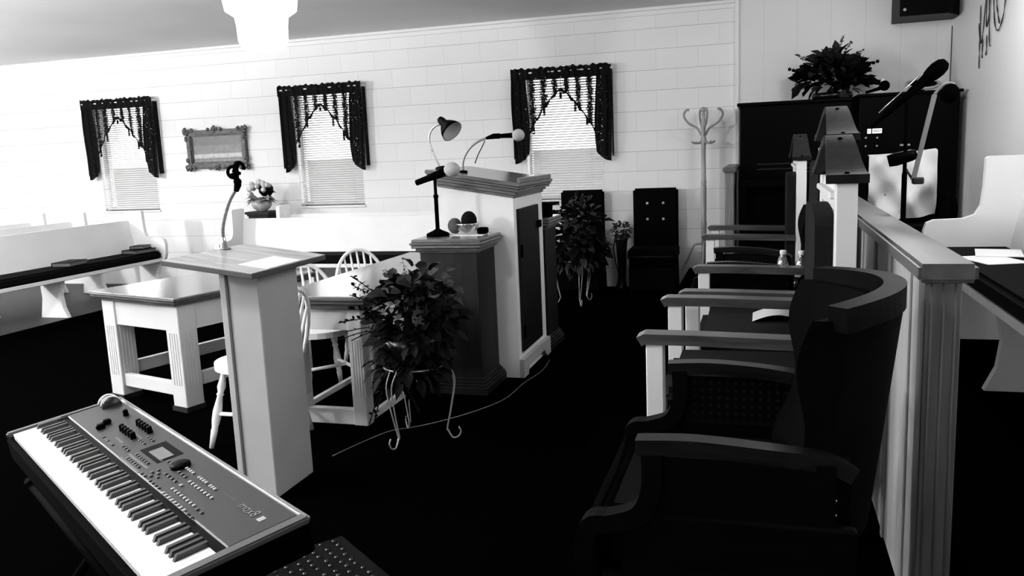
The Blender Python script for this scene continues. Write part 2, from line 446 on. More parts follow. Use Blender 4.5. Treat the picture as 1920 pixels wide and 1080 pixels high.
for (x0, x1, y) in ((XL, -.262, W),):
    b.box(x0, x1, y-.02, y, CH-.075, CH-.03, .004); b.box(x0, x1, y-.045, y, CH-.032, CH, .006)
struct(b.build('trim_2', 'trimw'))
struct(MB().box(XR-.007, XR, W-.04, W-.03, 1.9, 2.4).build('trim_3', 'iron'))
struct(MB().box(-2500, 2500, W+.6, 4000, -.6, -.5).build('ground', 'ground'))
for i, cx in enumerate(WIN):
    o = struct(bpy.data.objects.new('window_%d' % (i+1), None)); COL.objects.link(o); o.location = (cx, W, 0)
    b = MB()
    for sx in (-1, 1): b.box(sx*WH-.025, sx*WH+.025, .11, .17, WZ0, WZ1)
    b.box(-WH, WH, .11, .17, WZ0, WZ0+.04); b.box(-WH, WH, .11, .17, WZ1-.04, WZ1)
    b.build('window_frame', 'trimw', o)
    MB().box(-WH, WH, .135, .14, WZ0, WZ1).build('pane', 'glass', o)
    MB().box(-WH-.01, WH+.01, -.02, .11, WZ0-.025, WZ0, .004).build('window_sill', 'trimw', o)

# blinds
def make_blind(cx, label):
    t = thing('window_blind', label, 'blind', (cx, W+.04, WZ0), 0, 'white slatted blinds')
    b = MB(); z = .05; th = math.radians(-38)
    while z < WZ1-WZ0-.05:
        dy = .0125*math.cos(th); dz = .0125*math.sin(th)
        b.sweep([(-.395, 0, z), (.395, 0, z)], .025, .0012, (0, math.sin(th), math.cos(th))); z += .0262
    b.build('slats', 'slat', t)
    MB().box(-.4, .4, -.02, .02, WZ1-WZ0-.045, WZ1-WZ0-.002, .003).build('head_rail', 'slat', t)
    MB().box(-.4, .4, -.013, .013, .012, .034, .003).build('bottom_rail', 'btnd' if False else 'slat', t)
    b = MB()
    for x in (-.28, .28): b.tube([(x, -.016, .02), (x, -.016, WZ1-WZ0-.04)], .0012, 4)
    b.build('ladder_cord', 'slat', t)
    return t
for cx, l in zip(WIN, ('white slatted blind in the window left of the framed picture', 'white slatted blind in the window between picture and desk lamp', 'white slatted blind in the window above the dark plant, behind the pulpit')):
    make_blind(cx, l)

# lace valances
def make_valance(cx, label, seed):
    t = thing('lace_valance', label, 'curtain', (cx, W, 1.36), 0, 'black lace valances')
    rr = random.Random(seed); D = -.085; top = .92
    ph = rr.uniform(0, 6)
    def fold(x, k=60, a=.012): return D + a*.5*math.sin(k*x+ph) + a*.4*math.sin(k*.37*x+2*ph) + a*.4*math.sin(k*1.71*x+1+ph)
    MB().tube([(-.53, D, top-.035), (.53, D, top-.035)], .008, 8).tube([(-.53, D, top-.035), (-.53, 0, top-.035)], .008, 8).tube([(.53, D, top-.035), (.53, 0, top-.035)], .008, 8).build('curtain_rod', 'trimw', t)
    # gathered header with ruffle
    MB().grid(lambda u, v: (-.525+1.05*u, fold(-.525+1.05*u)-.012, top-.105+v*.115+((.005*math.sin(61*u+ph)+.006*math.sin(97*u+2*ph)+.004*math.sin(23*u))*v)), 150, 4).build('header', 'laceband', t)
    for sx, nm in ((-1, 'jabot'), (1, 'jabot')):
        def jf(u, v, sx=sx):
            x = sx*(.52 - u*(.15 + .03*math.sin(v*3)))
            drop = .90 - .10*u*u
            return (x + sx*.01*math.sin(v*5), fold(x, 90, .014), top-.06 - v*drop)
        MB().grid(jf, 24, 14).build(nm, 'laceband', t)
        MB().grid(lambda u, v, sx=sx: (sx*.525, D + u*.085, top-.05-v*.86), 4, 6).build('jabot_return', 'laceband', t)
    # sheer swag with an arched lower edge
    def edge(x):
        a = abs(x)/.40
        return .70 - .50*a**1.3 - .05*max(0, a-.55)
    MB().grid(lambda u, v: ((-.40+.8*u), fold(-.40+.8*u, 45, .01)+.01, (top-.08)*(1-v) + edge(-.40+.8*u)*v), 60, 8).build('swag', 'sheer', t)
    MB().grid(lambda u, v: ((-.40+.8*u), fold(-.40+.8*u, 45, .01), edge(-.40+.8*u) - (.012 + .035*v*(1+.4*math.sin(60*u+ph)))*1.0 + .03), 90, 2).build('swag_trim', 'laceband', t)
    # fringe drops
    for x in (-.3, -.18, 0, .15, .27, .36):
        L = .07 + .05*rr.random()
        MB().grid(lambda u, v, x=x, L=L: (x-.014+.028*u, D-.004+.006*math.sin(u*9), edge(x)+.01-v*L), 2, 5).build('swag_drop', 'lace', t)
    MB().tube([(0, D, top-.1), (.004, D-.002, edge(0)+.01)], .0035, 5).build('swag_cord', 'blackmat', t)
    return t
make_valance(-7.52, 'black lace valance left of the framed picture', 1)
make_valance(-4.755, 'black lace valance over the window beside the framed picture and vase', 2)
make_valance(-1.99, 'black lace valance over the window behind the pulpit microphone', 3)

# ================================================================== PEWS
def pew(name, label, cat, loc, rz, L, legs, group=None, cush='cushion', near_end=True):
    """front faces local +X, length runs along local +Y from 0 to L"""
    t = thing(name, label, cat, loc, rz, group)
    prof = [(.06, 0), (.40, 0), (.345, .12), (.335, .22), (.37, .33), (.45, .40), (.475, .46), (.48, .58), (.465, .625), (.43, .64), (.29, .645), (.235, .665), (.21, .71), (.20, .80), (.195, .955), (.18, .965), (-.015, .965), (-.03, .955), (.0, .75), (.03, .55), (.07, .42), (.09, .2)]
    def pan(y): return MB().prism(prof, y, y+.045)
    pan(L-.045).build('end_panel', 'white', t)
    if near_end: pan(0).build('end_panel', 'white', t)
    lp = [(.06, 0), (.39, 0), (.345, .1), (.33, .22), (.36, .36), (.36, .385), (.09, .385), (.1, .2)]
    for y in legs: MB().prism(lp, y, y+.045).build('leg', 'white', t)
    e0 = .045 if near_end else 0
    MB().prism([(.065, .40), (.085, .40), (-.0, .855), (-.022, .855)], e0, L-.045).build('backrest', 'white', t)
    MB().box(.06, .42, e0, L-.045, .385, .41).build('seat', 'white', t)
    MB().box(.40, .425, e0, L-.045, .375, .415, .006).build('seat_rail', 'white', t)
    MB().box(.075, .43, e0+.01, L-.055, .411, .50, .02, 3).build('cushion', cush, t)
    return t
pew('church_pew', 'white pew with two dark books on its black cushion', 'pew', (-7.04, 3.3, 0), 0, 4.72, [1.0, 3.26], 'white pews in rows at left')
pew('church_pew', 'white pew second from the front, just behind the one with dark books', 'pew', (-7.84, 3.3, 0), 0, 4.70, [1.0, 3.16], 'white pews in rows at left')
pew('church_pew', 'white pew third from the front at the left edge under the window', 'pew', (-8.44, 3.3, 0), 0, 4.70, [1.0, 3.16], 'white pews in rows at left')
pew('church_pew', 'white pew facing the camera behind the lectern and long table', 'pew', (-2.45, 7.84, 0), -PI/2, 0, [], 'white pews by the back wall') if False else None
pew('church_pew', 'long white pew facing the camera behind the lectern', 'pew', (-5.46, 7.86, 0), -PI/2, 2.75, [1.0], 'white pews by the back wall')
pew('church_pew', 'white pew between the wall and the long pew behind the lectern', 'pew', (-5.22, 8.40, 0), -PI/2, 2.4, [1.0], 'white pews by the back wall')
# choir pew faces -X
pew('church_pew', 'white choir pew behind the wooden rail, papers on its black cushion', 'pew', (1.30, 4.90, .36), PI, 3.3, [1.0, 2.6])

# books on pew
def book(name, label, cat, loc, rz, sx, sy, h, mat='black', group=None):
    t = thing(name, label, cat, loc, rz, group)
    MB().box(-sx/2, sx/2, -sy/2, sy/2, 0, .006, .002).box(-sx/2, sx/2, -sy/2, sy/2, h-.006, h, .002).box(-sx/2, -sx/2+.006, -sy/2, sy/2, .004, h-.004).build('cover', mat, t)
    MB().box(-sx/2+.006, sx/2-.008, -sy/2+.006, sy/2-.006, .0062, h-.0062).build('pages', 'kbdend', t)
    return t
book('bible', 'dark book on the cushion of the front left pew, nearer the camera', 'book', (-6.74, 6.76, .502), .2, .20, .30, .045, group='dark books on the front left pew')
book('bible', 'dark book on the cushion of the front left pew, by its far end', 'book', (-6.74, 7.76, .502), -.15, .21, .30, .045, group='dark books on the front left pew')
book('bible', 'topmost dark book stacked near the far end of the front left pew', 'book', (-6.75, 7.80, .549), .25, .16, .20, .035, group='dark books on the front left pew')

# ================================================================== FLOWERS BY BACK WALL
t = thing('pedestal', 'dark carved pedestal with a flower vase on it by the back wall', 'stand', (-5.46, 8.32, 0))
MB().box(-.16, .16, -.14, .14, .875, .905, .008, 2).box(-.14, .14, -.12, .12, .855, .876, .004).build('top', 'doorwood', t)
MB().box(-.13, .13, -.11, .11, .62, .856, .006).build('body', 'panelwood', t)
for sx in (-1, 1):
    for sy in (-1, 1): MB().tube([(sx*.105, sy*.085, 0), (sx*.11, sy*.09, .3), (sx*.1, sy*.085, .625)], [.015, .026, .022], 8).build('leg', 'panelwood', t)
t = thing('flower_vase', 'grey bowl vase of pale roses on the dark pedestal', 'vase', (-5.47, 8.32, .905))
MB().lathe([(.05, 0), (.06, .008), (.095, .035), (.115, .07), (.11, .1), (.09, .115), (.096, .122), (.085, .115), (.07, .08), (0, .06)], n=20).build('bowl', 'ceramic', t)
b = MB(); r = random.Random(4)
for i in range(26):
    a = r.uniform(0, 2*PI); b.leaf((.04*math.cos(a), .04*math.sin(a), .12), (math.cos(a), math.sin(a), r.uniform(.0, .9)), r.uniform(.12, .19), .085, .4)
b.build('leaf', 'leaflight', t)
b = MB()
for i in range(16):
    a = r.uniform(-1.2, 1.6); b.leaf((.05*math.cos(a), .05*math.sin(a), .2), (math.cos(a), .3*math.sin(a), r.uniform(.1, 1)), r.uniform(.08, .15), .07, .3)
b.ball((.06, .02, .24), .085, 10)
b.build('dark_foliage', 'leafdark', t)
b = MB()
for (x, z) in ((-.06, .3), (0, .32), (.05, .31), (-.1, .25), (-.02, .27), (.1, .29), (-.12, .2), (.06, .25)):
    for k in range(3): b.ball((x+r.uniform(-.015, .015), -.03+r.uniform(-.03, .03), z+r.uniform(-.012, .012)), r.uniform(.025, .036), 8)
b.build('blossom', 'petal', t)

# picture frame
t = thing('picture_frame', 'ornate carved frame with a faded picture, on the block wall between two windows', 'picture', (-6.195, W, 1.635))
fw, fh = .43, .245
b = MB()
def ring(b, hw, hh, tw, y0, y1):
    b.box(-hw, hw, y0, y1, hh-tw, hh, .008, 2); b.box(-hw, hw, y0, y1, -hh, -hh+tw, .008, 2)
    b.box(-hw, -hw+tw, y0, y1, -hh+tw, hh-tw, .008, 2); b.box(hw-tw, hw, y0, y1, -hh+tw, hh-tw, .008, 2)
ring(b, fw-.02, fh-.02, .06, -.05, -.002); ring(b, fw-.075, fh-.075, .022, -.035, -.002)
b.build('moulding', 'gilt', t)
b = MB(); r = random.Random(3)
def scroll(cx, cz, s, n=6):
    for k in range(n):
        a = 2*PI*k/n+r.random(); b.ball((cx+s*.6*math.cos(a), -.048, cz+s*.6*math.sin(a)), s*r.uniform(.35, .55), 8, (1, .6, 1))
    b.ball((cx, -.05, cz), s*.55, 8, (1, .7, 1))
for sx in (-1, 1):
    for sz in (-1, 1):
        scroll(sx*(fw-.03), sz*(fh-.03), .05, 7); scroll(sx*(fw-.11), sz*(fh-.022), .03); scroll(sx*(fw-.03), sz*(fh-.12), .032)
scroll(0, fh-.015, .045, 7); scroll(0, -fh+.02, .04, 7); scroll(.09, fh-.02, .025); scroll(-.09, fh-.02, .025); scroll(.1, -fh+.02, .025); scroll(-.1, -fh+.02, .025)
b.build('carving', 'gilt', t)
MB().box(-fw+.09, fw-.09, -.02, -.004, -fh+.09, fh-.09).build('canvas', 'picture', t)

# chandelier
t = thing('chandelier', 'lit white glass chandelier hanging from the ceiling', 'chandelier', (-3.32, 5.25, CH))
MB().lathe([(.0, 0), (.07, 0), (.065, -.03), (.02, -.04), (.008, -.05), (.008, -.3), (.03, -.32), (.035, -.38), (.015, -.42), (.012, -.5), (0, -.51)][::-1], n=16).build('stem', 'trimw', t)
MB().lathe([(0, -.60), (.08, -.595), (.145, -.57), (.168, -.52), (.172, -.42), (.18, -.36), (.24, -.32), (.255, -.22), (.25, -.10), (.24, -.10), (.235, -.22), (.16, -.36), (.15, -.5), (0, -.56)], n=32).build('glass_bowl', 'shade', t)
for k in range(6):
    a = 2*PI*k/6+.3; ca, sa = math.cos(a), math.sin(a)
    MB().tube([(ca*.06, sa*.06, -.04), (ca*.245, sa*.245, -.10)], .006, 6).build('support_chain', 'trimw', t)

# ================================================================== TABLES
def moulded_slab(b, x0, x1, y0, y1, z0, prof):
    """prof: (overhang, dz) stack, each layer a box"""
    z = z0
    for ov, dz in prof:
        b.box(x0-ov, x1+ov, y0-ov, y1+ov, z, z+dz, min(.004, dz*.3)); z += dz
    return z
def fluted_leg(mb, x, y, s, h):
    mb.box(x-s/2, x+s/2, y-s/2, y+s/2, 0, h, .004)
    for k in range(4):
        d = (k-1.5)*s*.18
        for fx, fy in ((0, -1), (1, 0)):
            if fx: mb.box(x+s/2-.001, x+s/2+.003, y+d-.004, y+d+.004, .16, h-.17)
            else: mb.box(x+d-.004, x+d+.004, y-s/2-.003, y-s/2+.001, .16, h-.17)
def table(name, label, loc, rz, wx, ly, H, leg, ap, st_z, midlegs=(), group=None):
    t = thing(name, label, 'table', loc, rz, group)
    b = MB(); moulded_slab(b, 0, wx, 0, ly, H-.052, [(.028, .016), (.045, .014), (.05, .012)]); b.build('table_edge', 'tableedge', t)
    MB().box(-.048, wx+.048, -.048, ly+.048, H-.0105, H, .004).build('tabletop', 'tabletop', t)
    s = leg
    for x in (s/2, wx-s/2):
        for y in [s/2, ly-s/2]+list(midlegs):
            m = MB(); fluted_leg(m, x, y, s, H-.052); o = m.build('leg', 'cream', t)
            MB().box(x-s/2-.006, x+s/2+.006, y-s/2-.006, y+s/2+.006, 0, .03).build('leg_foot', 'panelwood', o)
    MB().box(s, wx-s, .012, .036, H-.052-ap, H-.052).box(s, wx-s, ly-.036, ly-.012, H-.052-ap, H-.052).box(.012, .036, s, ly-s, H-.052-ap, H-.052).box(wx-.036, wx-.012, s, ly-s, H-.052-ap, H-.052).build('apron', 'cream', t)
    z0, z1 = st_z
    for y in (.04, ly-.04): MB().box(s, wx-s, y-.02, y+.02, z0, z1, .003).build('stretcher', 'cream', t)
    for x in (.04, wx-.04): MB().box(x-.02, x+.02, s, ly-s, z0+.05, z1+.05, .003).build('side_stretcher', 'cream', t)
    return t
T1 = math.radians(-16)
table('communion_table', 'square white table with polished wooden top between the lectern and the pews', (-4.00, 4.22, 0), T1, .76, 1.02, .70, .125, .16, (.085, .165))
MB().box(.76, .785, .50, .66, .47, .63, .004).build('dark_panel', 'panelwood', bpy.data.objects['communion_table'])
tb = thing('communion_table', 'long white table with wooden top under the potted plant and beside the pulpit', 'table', (-2.52, 3.96, 0), 0)
def t2(tb):
    wx, ly, H, s = .46, 1.80, .73, .085
    b = MB(); moulded_slab(b, 0, wx, 0, ly, H-.075, [(.03, .03), (.048, .018), (.055, .018)]); b.build('table_edge', 'tableedge', tb)
    MB().box(-.052, wx+.052, -.052, ly+.052, H-.0105, H, .004).build('tabletop', 'tabletop', tb)
    for x in (s/2, wx-s/2):
        for y in (s/2, ly*.5, ly-s/2):
            m = MB(); fluted_leg(m, x, y, s, H-.075); m.build('leg', 'cream', tb)
    h = H-.075
    MB().box(s, wx-s, .012, .036, h-.12, h).box(s, wx-s, ly-.036, ly-.012, h-.12, h).box(.012, .036, s, ly-s, h-.12, h).box(wx-.036, wx-.012, s, ly-s, h-.12, h).build('apron', 'cream', tb)
    for y in (.031, ly-.031): MB().box(s, wx-s, y-.019, y+.019, .0, .09, .003).build('stretcher', 'cream', tb)
    MB().box(.02, .05, s, ly-s, .06, .09, .003).build('side_stretcher', 'cream', tb); MB().box(wx-.05, wx-.02, s, ly-s, .0, .045, .003).build('side_stretcher', 'cream', tb)
t2(tb)

# dark box hanging under table 1
# windsor chairs, front faces +X
def windsor(label, loc, rz):
    t = thing('windsor_chair', label, 'chair', loc, rz, 'white spindle back chairs')
    HH = .375
    b = MB(); n = 28; prof = []
    for k in range(n):
        a = 2*PI*k/n; r = .205 if math.cos(a) > 0 else .2
        prof.append((r*math.cos(a)*1.02, r*math.sin(a)*1.0))
    b.prism(prof, .405, .44, 'XY'); b.build('seat', 'white', t)
    for sx in (-1, 1):
        for sy in (-1, 1):
            top = Vector((sx*.11, sy*.12, .406)); bot = Vector((sx*.19, sy*.18, 0)); d = bot-top; L = d.length
            MB().lathe([(.013, 0), (.016, .05), (.022, .09), (.014, .12), (.02, .13), (.014, .14), (.024, .22), (.022, .27), (.015, .31), (.018, .32), (.012, L-.0)], c=top, axis=d, n=10).build('leg', 'white', t)
    for a_, b_ in (((.155, -.155, .18), (-.155, -.155, .18)), ((.155, .155, .18), (-.155, .155, .18)), ((0, -.155, .18), (0, .155, .18))): MB().tube([a_, b_], .011, 8).build('stretcher', 'white', t)
    hoop = [(-.17 - .10*s_, .20*math.cos(a)*1.0, .43+HH*s_) for a in [PI*k/20 for k in range(21)] for s_ in [max(0, math.sin(a))**.75]]
    MB().tube(hoop, .013, 8).build('back_hoop', 'white', t)
    for k in range(-3, 4):
        y = k*.05; hh = HH*max(0, math.sqrt(max(0, 1-(y/.20)**2)))**.75
        MB().tube([(-.175, y*.85, .435), (-.17-.10*hh/HH*.5, y*.95, .43+hh*.5), (-.17-.10*hh/HH, y, .43+hh)], [.007, .011, .006], 7).build('spindle', 'white', t)
    return t
windsor('white spindle chair at the long table, the one farther from the camera', (-2.585, 5.20, 0), math.radians(-40))
windsor('white spindle chair at the long table, arched back just right of the lectern top', (-2.60, 4.46, 0), math.radians(-40))
windsor('white spindle chair mostly hidden behind the lectern column', (-2.54, 3.68, 0), PI)

# ================================================================== LECTERN
LO = (-2.115, 3.145, 0)
t = thing('lectern', 'pale painted column lectern with slanted wooden top behind the electronic keyboard', 'lectern', LO)
b = MB(LO)
b.box(-2.21, -2.02, 2.99, 3.30, 0, 1.0, .004); b.build('column', 'lectern', t)
MB(LO).box(-2.177, -2.165, 2.985, 2.991, 0, 1.0).build('groove', 'deskedge', t)
sh = Matrix(((1, 0, 0, 0), (0, 1, 0, 0), (-.13, 0, 1, 0), (0, 0, 0, 1)))
def topz(x): return 1.017-.13*(x+1.935)
b = MB(); b.X = Matrix.Translation(-Vector(LO)) @ Matrix(((1, 0, 0, 0), (0, 1, 0, 0), (-.13, 0, 1, -.13*1.935), (0, 0, 0, 1)))
Lx0, Lx1, Ly0, Ly1 = -2.36, -1.935, 2.83, 3.42
b.box(Lx0, Lx1, Ly0, Ly1, .995, 1.016, .002); b.build('top_edge', 'deskedge', t)
b = MB(); b.X = Matrix.Translation(-Vector(LO)) @ Matrix(((1, 0, 0, 0), (0, 1, 0, 0), (-.13, 0, 1, -.13*1.935), (0, 0, 0, 1)))
b.box(Lx0+.002, Lx1-.002, Ly0+.002, Ly1-.002, 1.0163, 1.018); b.build('top', 'desktop', t)
b = MB(); b.X = Matrix(((1, 0, 0, 2.0), (0, 1, 0, -3.03), (-.13, 0, 1, -.13*1.935-topz(-2.0)), (0, 0, 0, 1)))
b.box(-2.08, -1.945, 2.95, 3.22, 1.0185, 1.0195)
o = b.build('paper_sheet', 'paper'); o.location = (-2.0, 3.03, topz(-2.0)); tag(o, 'white sheet of paper on the slanted lectern top', 'paper')
# gooseneck with empty clip
gx, gy = -2.345, 3.235; gz = topz(gx)+.001
t = thing('gooseneck_microphone_holder', 'chrome gooseneck with an empty black clip fixed to the lectern top', 'microphone stand', (gx, gy, gz))
MB().lathe([(.032, 0), (.032, .004), (.016, .006), (.013, .05), (.011, .055), (0, .055)], n=16).build('flange', 'steel', t)
gp = smooth_path([(0, 0, .05), (.012, -.008, .1), (.038, -.015, .16), (.075, -.025, .22), (.115, -.032, .265)], 8)
b = MB(); b.tube(gp, .0065, 8)
for p in gp[1:-1]: b.tube([p-Vector((0, 0, .003)), p+Vector((0, 0, .003))], .0085, 8)
b.build('gooseneck', 'dullsteel', t)
cp = MB(); cp.X = Matrix.Translation((.008, .008, -.045))
cp.tube([(.108, -.04, .305), (.12, -.042, .33), (.125, -.044, .355)], [.011, .016, .012], 10)
cp.ball((.122, -.044, .345), .018, 10)
cp.tube([Vector((.118, -.045, .355)), Vector((.112, -.046, .385))], [.012, .02], 10)
cp.tube(arc((.130, -.036, .405), .024, -1.1, PI+1.0, 14, (.75, 0, .66), (-.66, 0, .75)), .008, 6)
cp.tube(arc((.112, -.060, .388), .024, -1.1, PI+1.0, 14, (.75, 0, .66), (-.66, 0, .75)), .008, 6)
cp.tube([(.115, -.05, .385), (.135, -.05, .43)], .012, 8)
cp.build('clip', 'blackmat', t)

# ================================================================== PULPIT
PX0, PX1, PY0, PY1 = -1.99, -1.50, 5.03, 5.74
PO = (-1.745, 5.385, 0)
SL = -.17   # slope of desk top per metre of x (falls towards the preacher)
def Tz(x): return 1.165 + SL*(x-PX1)
t = thing('pulpit', 'large white pulpit with slanted wooden top and dark door', 'pulpit', PO)
b = MB(PO)
A = [(PX0, 0), (PX1, 0), (PX1, Tz(PX1)+.02), (PX0, Tz(PX0)+.02)]
b.prism(A, PY0, PY1); b.build('body', 'white', t)
b = MB(); b.X = Matrix.Translation(-Vector(PO)) @ Matrix(((1, 0, 0, 0), (0, 1, 0, 0), (SL, 0, 1, -SL*PX1), (0, 0, 0, 1)))
moulded_slab(b, PX0, PX1, PY0, PY1, 1.165, [(.012, .02), (.028, .022), (.05, .02), (.06, .016), (.068, .022)]); b.build('cornice', 'pulwood', t)
b = MB(); b.X = Matrix.Translation(-Vector(PO)) @ Matrix(((1, 0, 0, 0), (0, 1, 0, 0), (SL, 0, 1, -SL*PX1), (0, 0, 0, 1)))
b.box(PX0-.06, PX1+.05, PY0-.06, PY1+.06, 1.2652, 1.268); b.build('desk_top', 'tabletop', t)
b = MB(); b.X = Matrix.Translation(-Vector(PO)) @ Matrix(((1, 0, 0, 0), (0, 1, 0, 0), (SL, 0, 1, -SL*PX1), (0, 0, 0, 1)))
b.box(PX1+.035, PX1+.062, PY0-.02, PY1+.05, 1.265, 1.295, .004); b.build('book_ledge', 'pulwood', t)
o = MB(PO).box(PX1+.001, PX1+.02, PY0+.06, PY1-.17, .16, 1.09, .004).build('door', 'doorwood', t)
MB(PO).box(PX1+.02, PX1+.03, PY0+.06, PY0+.085, .78, .86).box(PX1+.02, PX1+.03, PY0+.06, PY0+.085, .25, .33).build('hinge', 'blackmat', o)
MB(PO).box(PX1+.02, PX1+.035, PY1-.22, PY1-.15, .93, .98, .003).build('latch', 'blackmat', o)
b = MB(PO)
b.prism([(PY0, 0), (PY0+.1, 0), (PY0+.13, .06), (PY1-.18, .06), (PY1-.13, .02), (PY1-.1, 0), (PY1, 0), (PY1, .12), (PY0, .12)], PX1+.001, PX1+.03, 'YZ')
b.build('bracket_foot', 'lectern', t)
def side_stand(label, x0, x1, y0, y1, h):
    o_ = ((x0+x1)/2, (y0+y1)/2, 0)
    t = thing('pulpit_side_stand', label, 'stand', o_, 0, 'wooden stands beside the pulpit')
    b = MB(o_); b.box(x0, x1, y0, y1, .02, h-.08, .003); b.build('body', 'panelwood', t)
    b = MB(o_); moulded_slab(b, x0, x1, y0, y1, h-.085, [(.008, .012), (.02, .018), (.04, .02), (.048, .014), (.038, .018)]); b.build('cornice', 'pulwood', t)
    MB(o_).box(x0-.03, x1+.03, y0-.03, y1+.03, h-.0028, h, .0005).build('top', 'tabletop', t)
    b = MB(o_); moulded_slab(b, x0, x1, y0, y1, 0, [(.035, .05), (.028, .018), (.018, .018), (.008, .015)]); b.build('base_moulding', 'panelwood', t)
    return t
side_stand('dark wooden side stand before the pulpit, holding the desk microphone and glass bowl', -1.985, -1.62, 4.64, 4.975, .955)
side_stand('dark wooden side stand at the far side of the pulpit, beside the tall plant', -1.96, -1.50, 5.80, 6.12, .97)
t = tag(MB((-1.53, 5.95, .97)).box(-1.60, -1.49, 5.88, 6.02, .97, 1.06, .004).box(-1.61, -1.44, 5.87, 6.03, 1.06, 1.075, .003).build('black_box', 'blackmat'), 'small black box with a lid on the far pulpit stand', 'box'); t.location = (-1.53, 5.95, .97)

# desk lamp on pulpit
lz = Tz(-2.0)+.1035
t = thing('desk_lamp', 'black gooseneck desk lamp on the upper edge of the pulpit', 'lamp', (-2.0, 5.16, lz))
MB().lathe([(.055, -.008), (.058, .012), (.05, .02), (.015, .026), (0, .026)], n=18).build('base', 'black', t)
gp = smooth_path([(-.03, 0, .02), (-.06, 0, .09), (-.09, 0, .17), (-.085, 0, .24), (-.04, 0, .285), (.01, 0, .29)], 8)
MB().tube(gp, .006, 8).build('gooseneck', 'steel', t)
ax = Vector((.62, -.25, -.55)).normalized(); c0 = Vector((.0, 0, .315))
MB().lathe([(0, -.02), (.02, -.02), (.026, .0), (.028, .03), (.045, .05), (.066, .085), (.075, .115), (.072, .115), (.06, .083), (.04, .055), (0, .04)], c=c0, axis=ax, n=24).build('lamp_shade', 'black', t)
MB().lathe([(0, .048), (.038, .058), (.058, .086), (.071, .114), (.070, .1145), (.056, .088), (.03, .066), (0, .06)], c=c0, axis=ax, n=24).build('shade_lining', 'foamw', t)

# pulpit microphone on gooseneck
mz = Tz(-1.87)+.1035
t = thing('gooseneck_microphone', 'microphone with pale foam ball on a long gooseneck above the pulpit', 'microphone', (-1.87, 5.16, mz))
MB().lathe([(.03, -.006), (.03, .01), (.012, .014), (0, .014)], n=14).box(-.13, -.02, -.02, .02, -.004, .012, .003).build('base', 'blackmat', t)
gp = smooth_path([(0, 0, .01), (.005, 0, .07), (.035, 0, .13), (.09, 0, .18), (.16, 0, .21), (.2, 0, .215)], 8)
MB().tube(gp, .007, 8).build('gooseneck', 'dullsteel', t)
MB().tube([(.17, 0, .212), (.22, 0, .222), (.26, 0, .222), (.262, 0, .222), (.345, 0, .222)], [.009, .018, .018, .014, .017], 12).build('body', 'blackmat', t)
MB().ball((.385, 0, .222), .039, 16, (1.05, 1, 1)).build('windscreen', 'foamw', t)
MB().tube(smooth_path([(.16, .004, .2), (.14, 0, .16), (.11, 0, .11), (.085, 0, .055)], 6), .0035, 6).build('cable', 'blackmat', t)

# desk microphone on side stand
t = thing('desk_microphone', 'black desk microphone with pale foam tip on the near side stand', 'microphone', (-1.925, 4.80, .955))
MB().lathe([(.075, 0), (.077, .012), (.07, .018), (.03, .035), (.014, .045), (0, .045)], n=8, smooth=False).build('base', 'blackmat', t)
MB().tube([(0, 0, .04), (0, 0, .235), (0, 0, .236), (0, 0, .255), (0, 0, .256), (0, 0, .35)], [.013, .013, .016, .016, .010, .010], 10).build('pole', 'blackmat', t)
MB().lathe([(.0, -.13), (.018, -.13), (.02, -.05), (.024, .0), (.026, .06), (.02, .075), (0, .08)], c=(.0, 0, .37), axis=(.95, 0, .3), n=14).build('body', 'blackmat', t)
MB().ball((.115, 0, .405), .047, 14, (1.1, 1, .95)).build('windscreen', 'foamw', t)
t = tag(MB().box(-.12, .12, -.06, .07, 0, .003).build('doily', 'paper'), 'white paper doily under the glass bowl on the side stand', 'paper'); t.location = (-1.755, 4.86, .955)
t = thing('glass_bowl', 'small clear glass bowl on the white doily', 'bowl', (-1.745, 4.85, .959))
MB().lathe([(.035, 0), (.037, .004), (.06, .025), (.074, .06), (.076, .07), (.072, .07), (.069, .06), (.055, .027), (0, .008)], n=20).build('bowl', 'bowlglass', t)
t = tag(MB().ball((0, 0, 0), .05, 14, (1, 1, 1.15)).build('foam_windscreen', 'foamb'), 'black foam windscreen in the glass bowl', 'windscreen', 'foam windscreens'); t.location = (-1.735, 4.85, 1.045)
t = tag(MB().ball((0, 0, 0), .045, 14, (1, 1, 1.1)).build('foam_windscreen', 'foamm'), 'grey foam windscreen leaning behind the glass bowl', 'windscreen', 'foam windscreens'); t.location = (-1.845, 4.89, 1.009)
t = tag(MB().box(-.03, .03, -.03, .03, 0, .04, .006, 2).build('small_box', 'blackmat'), 'small black case beside the glass bowl', 'box'); t.location = (-1.655, 4.87, .9585)

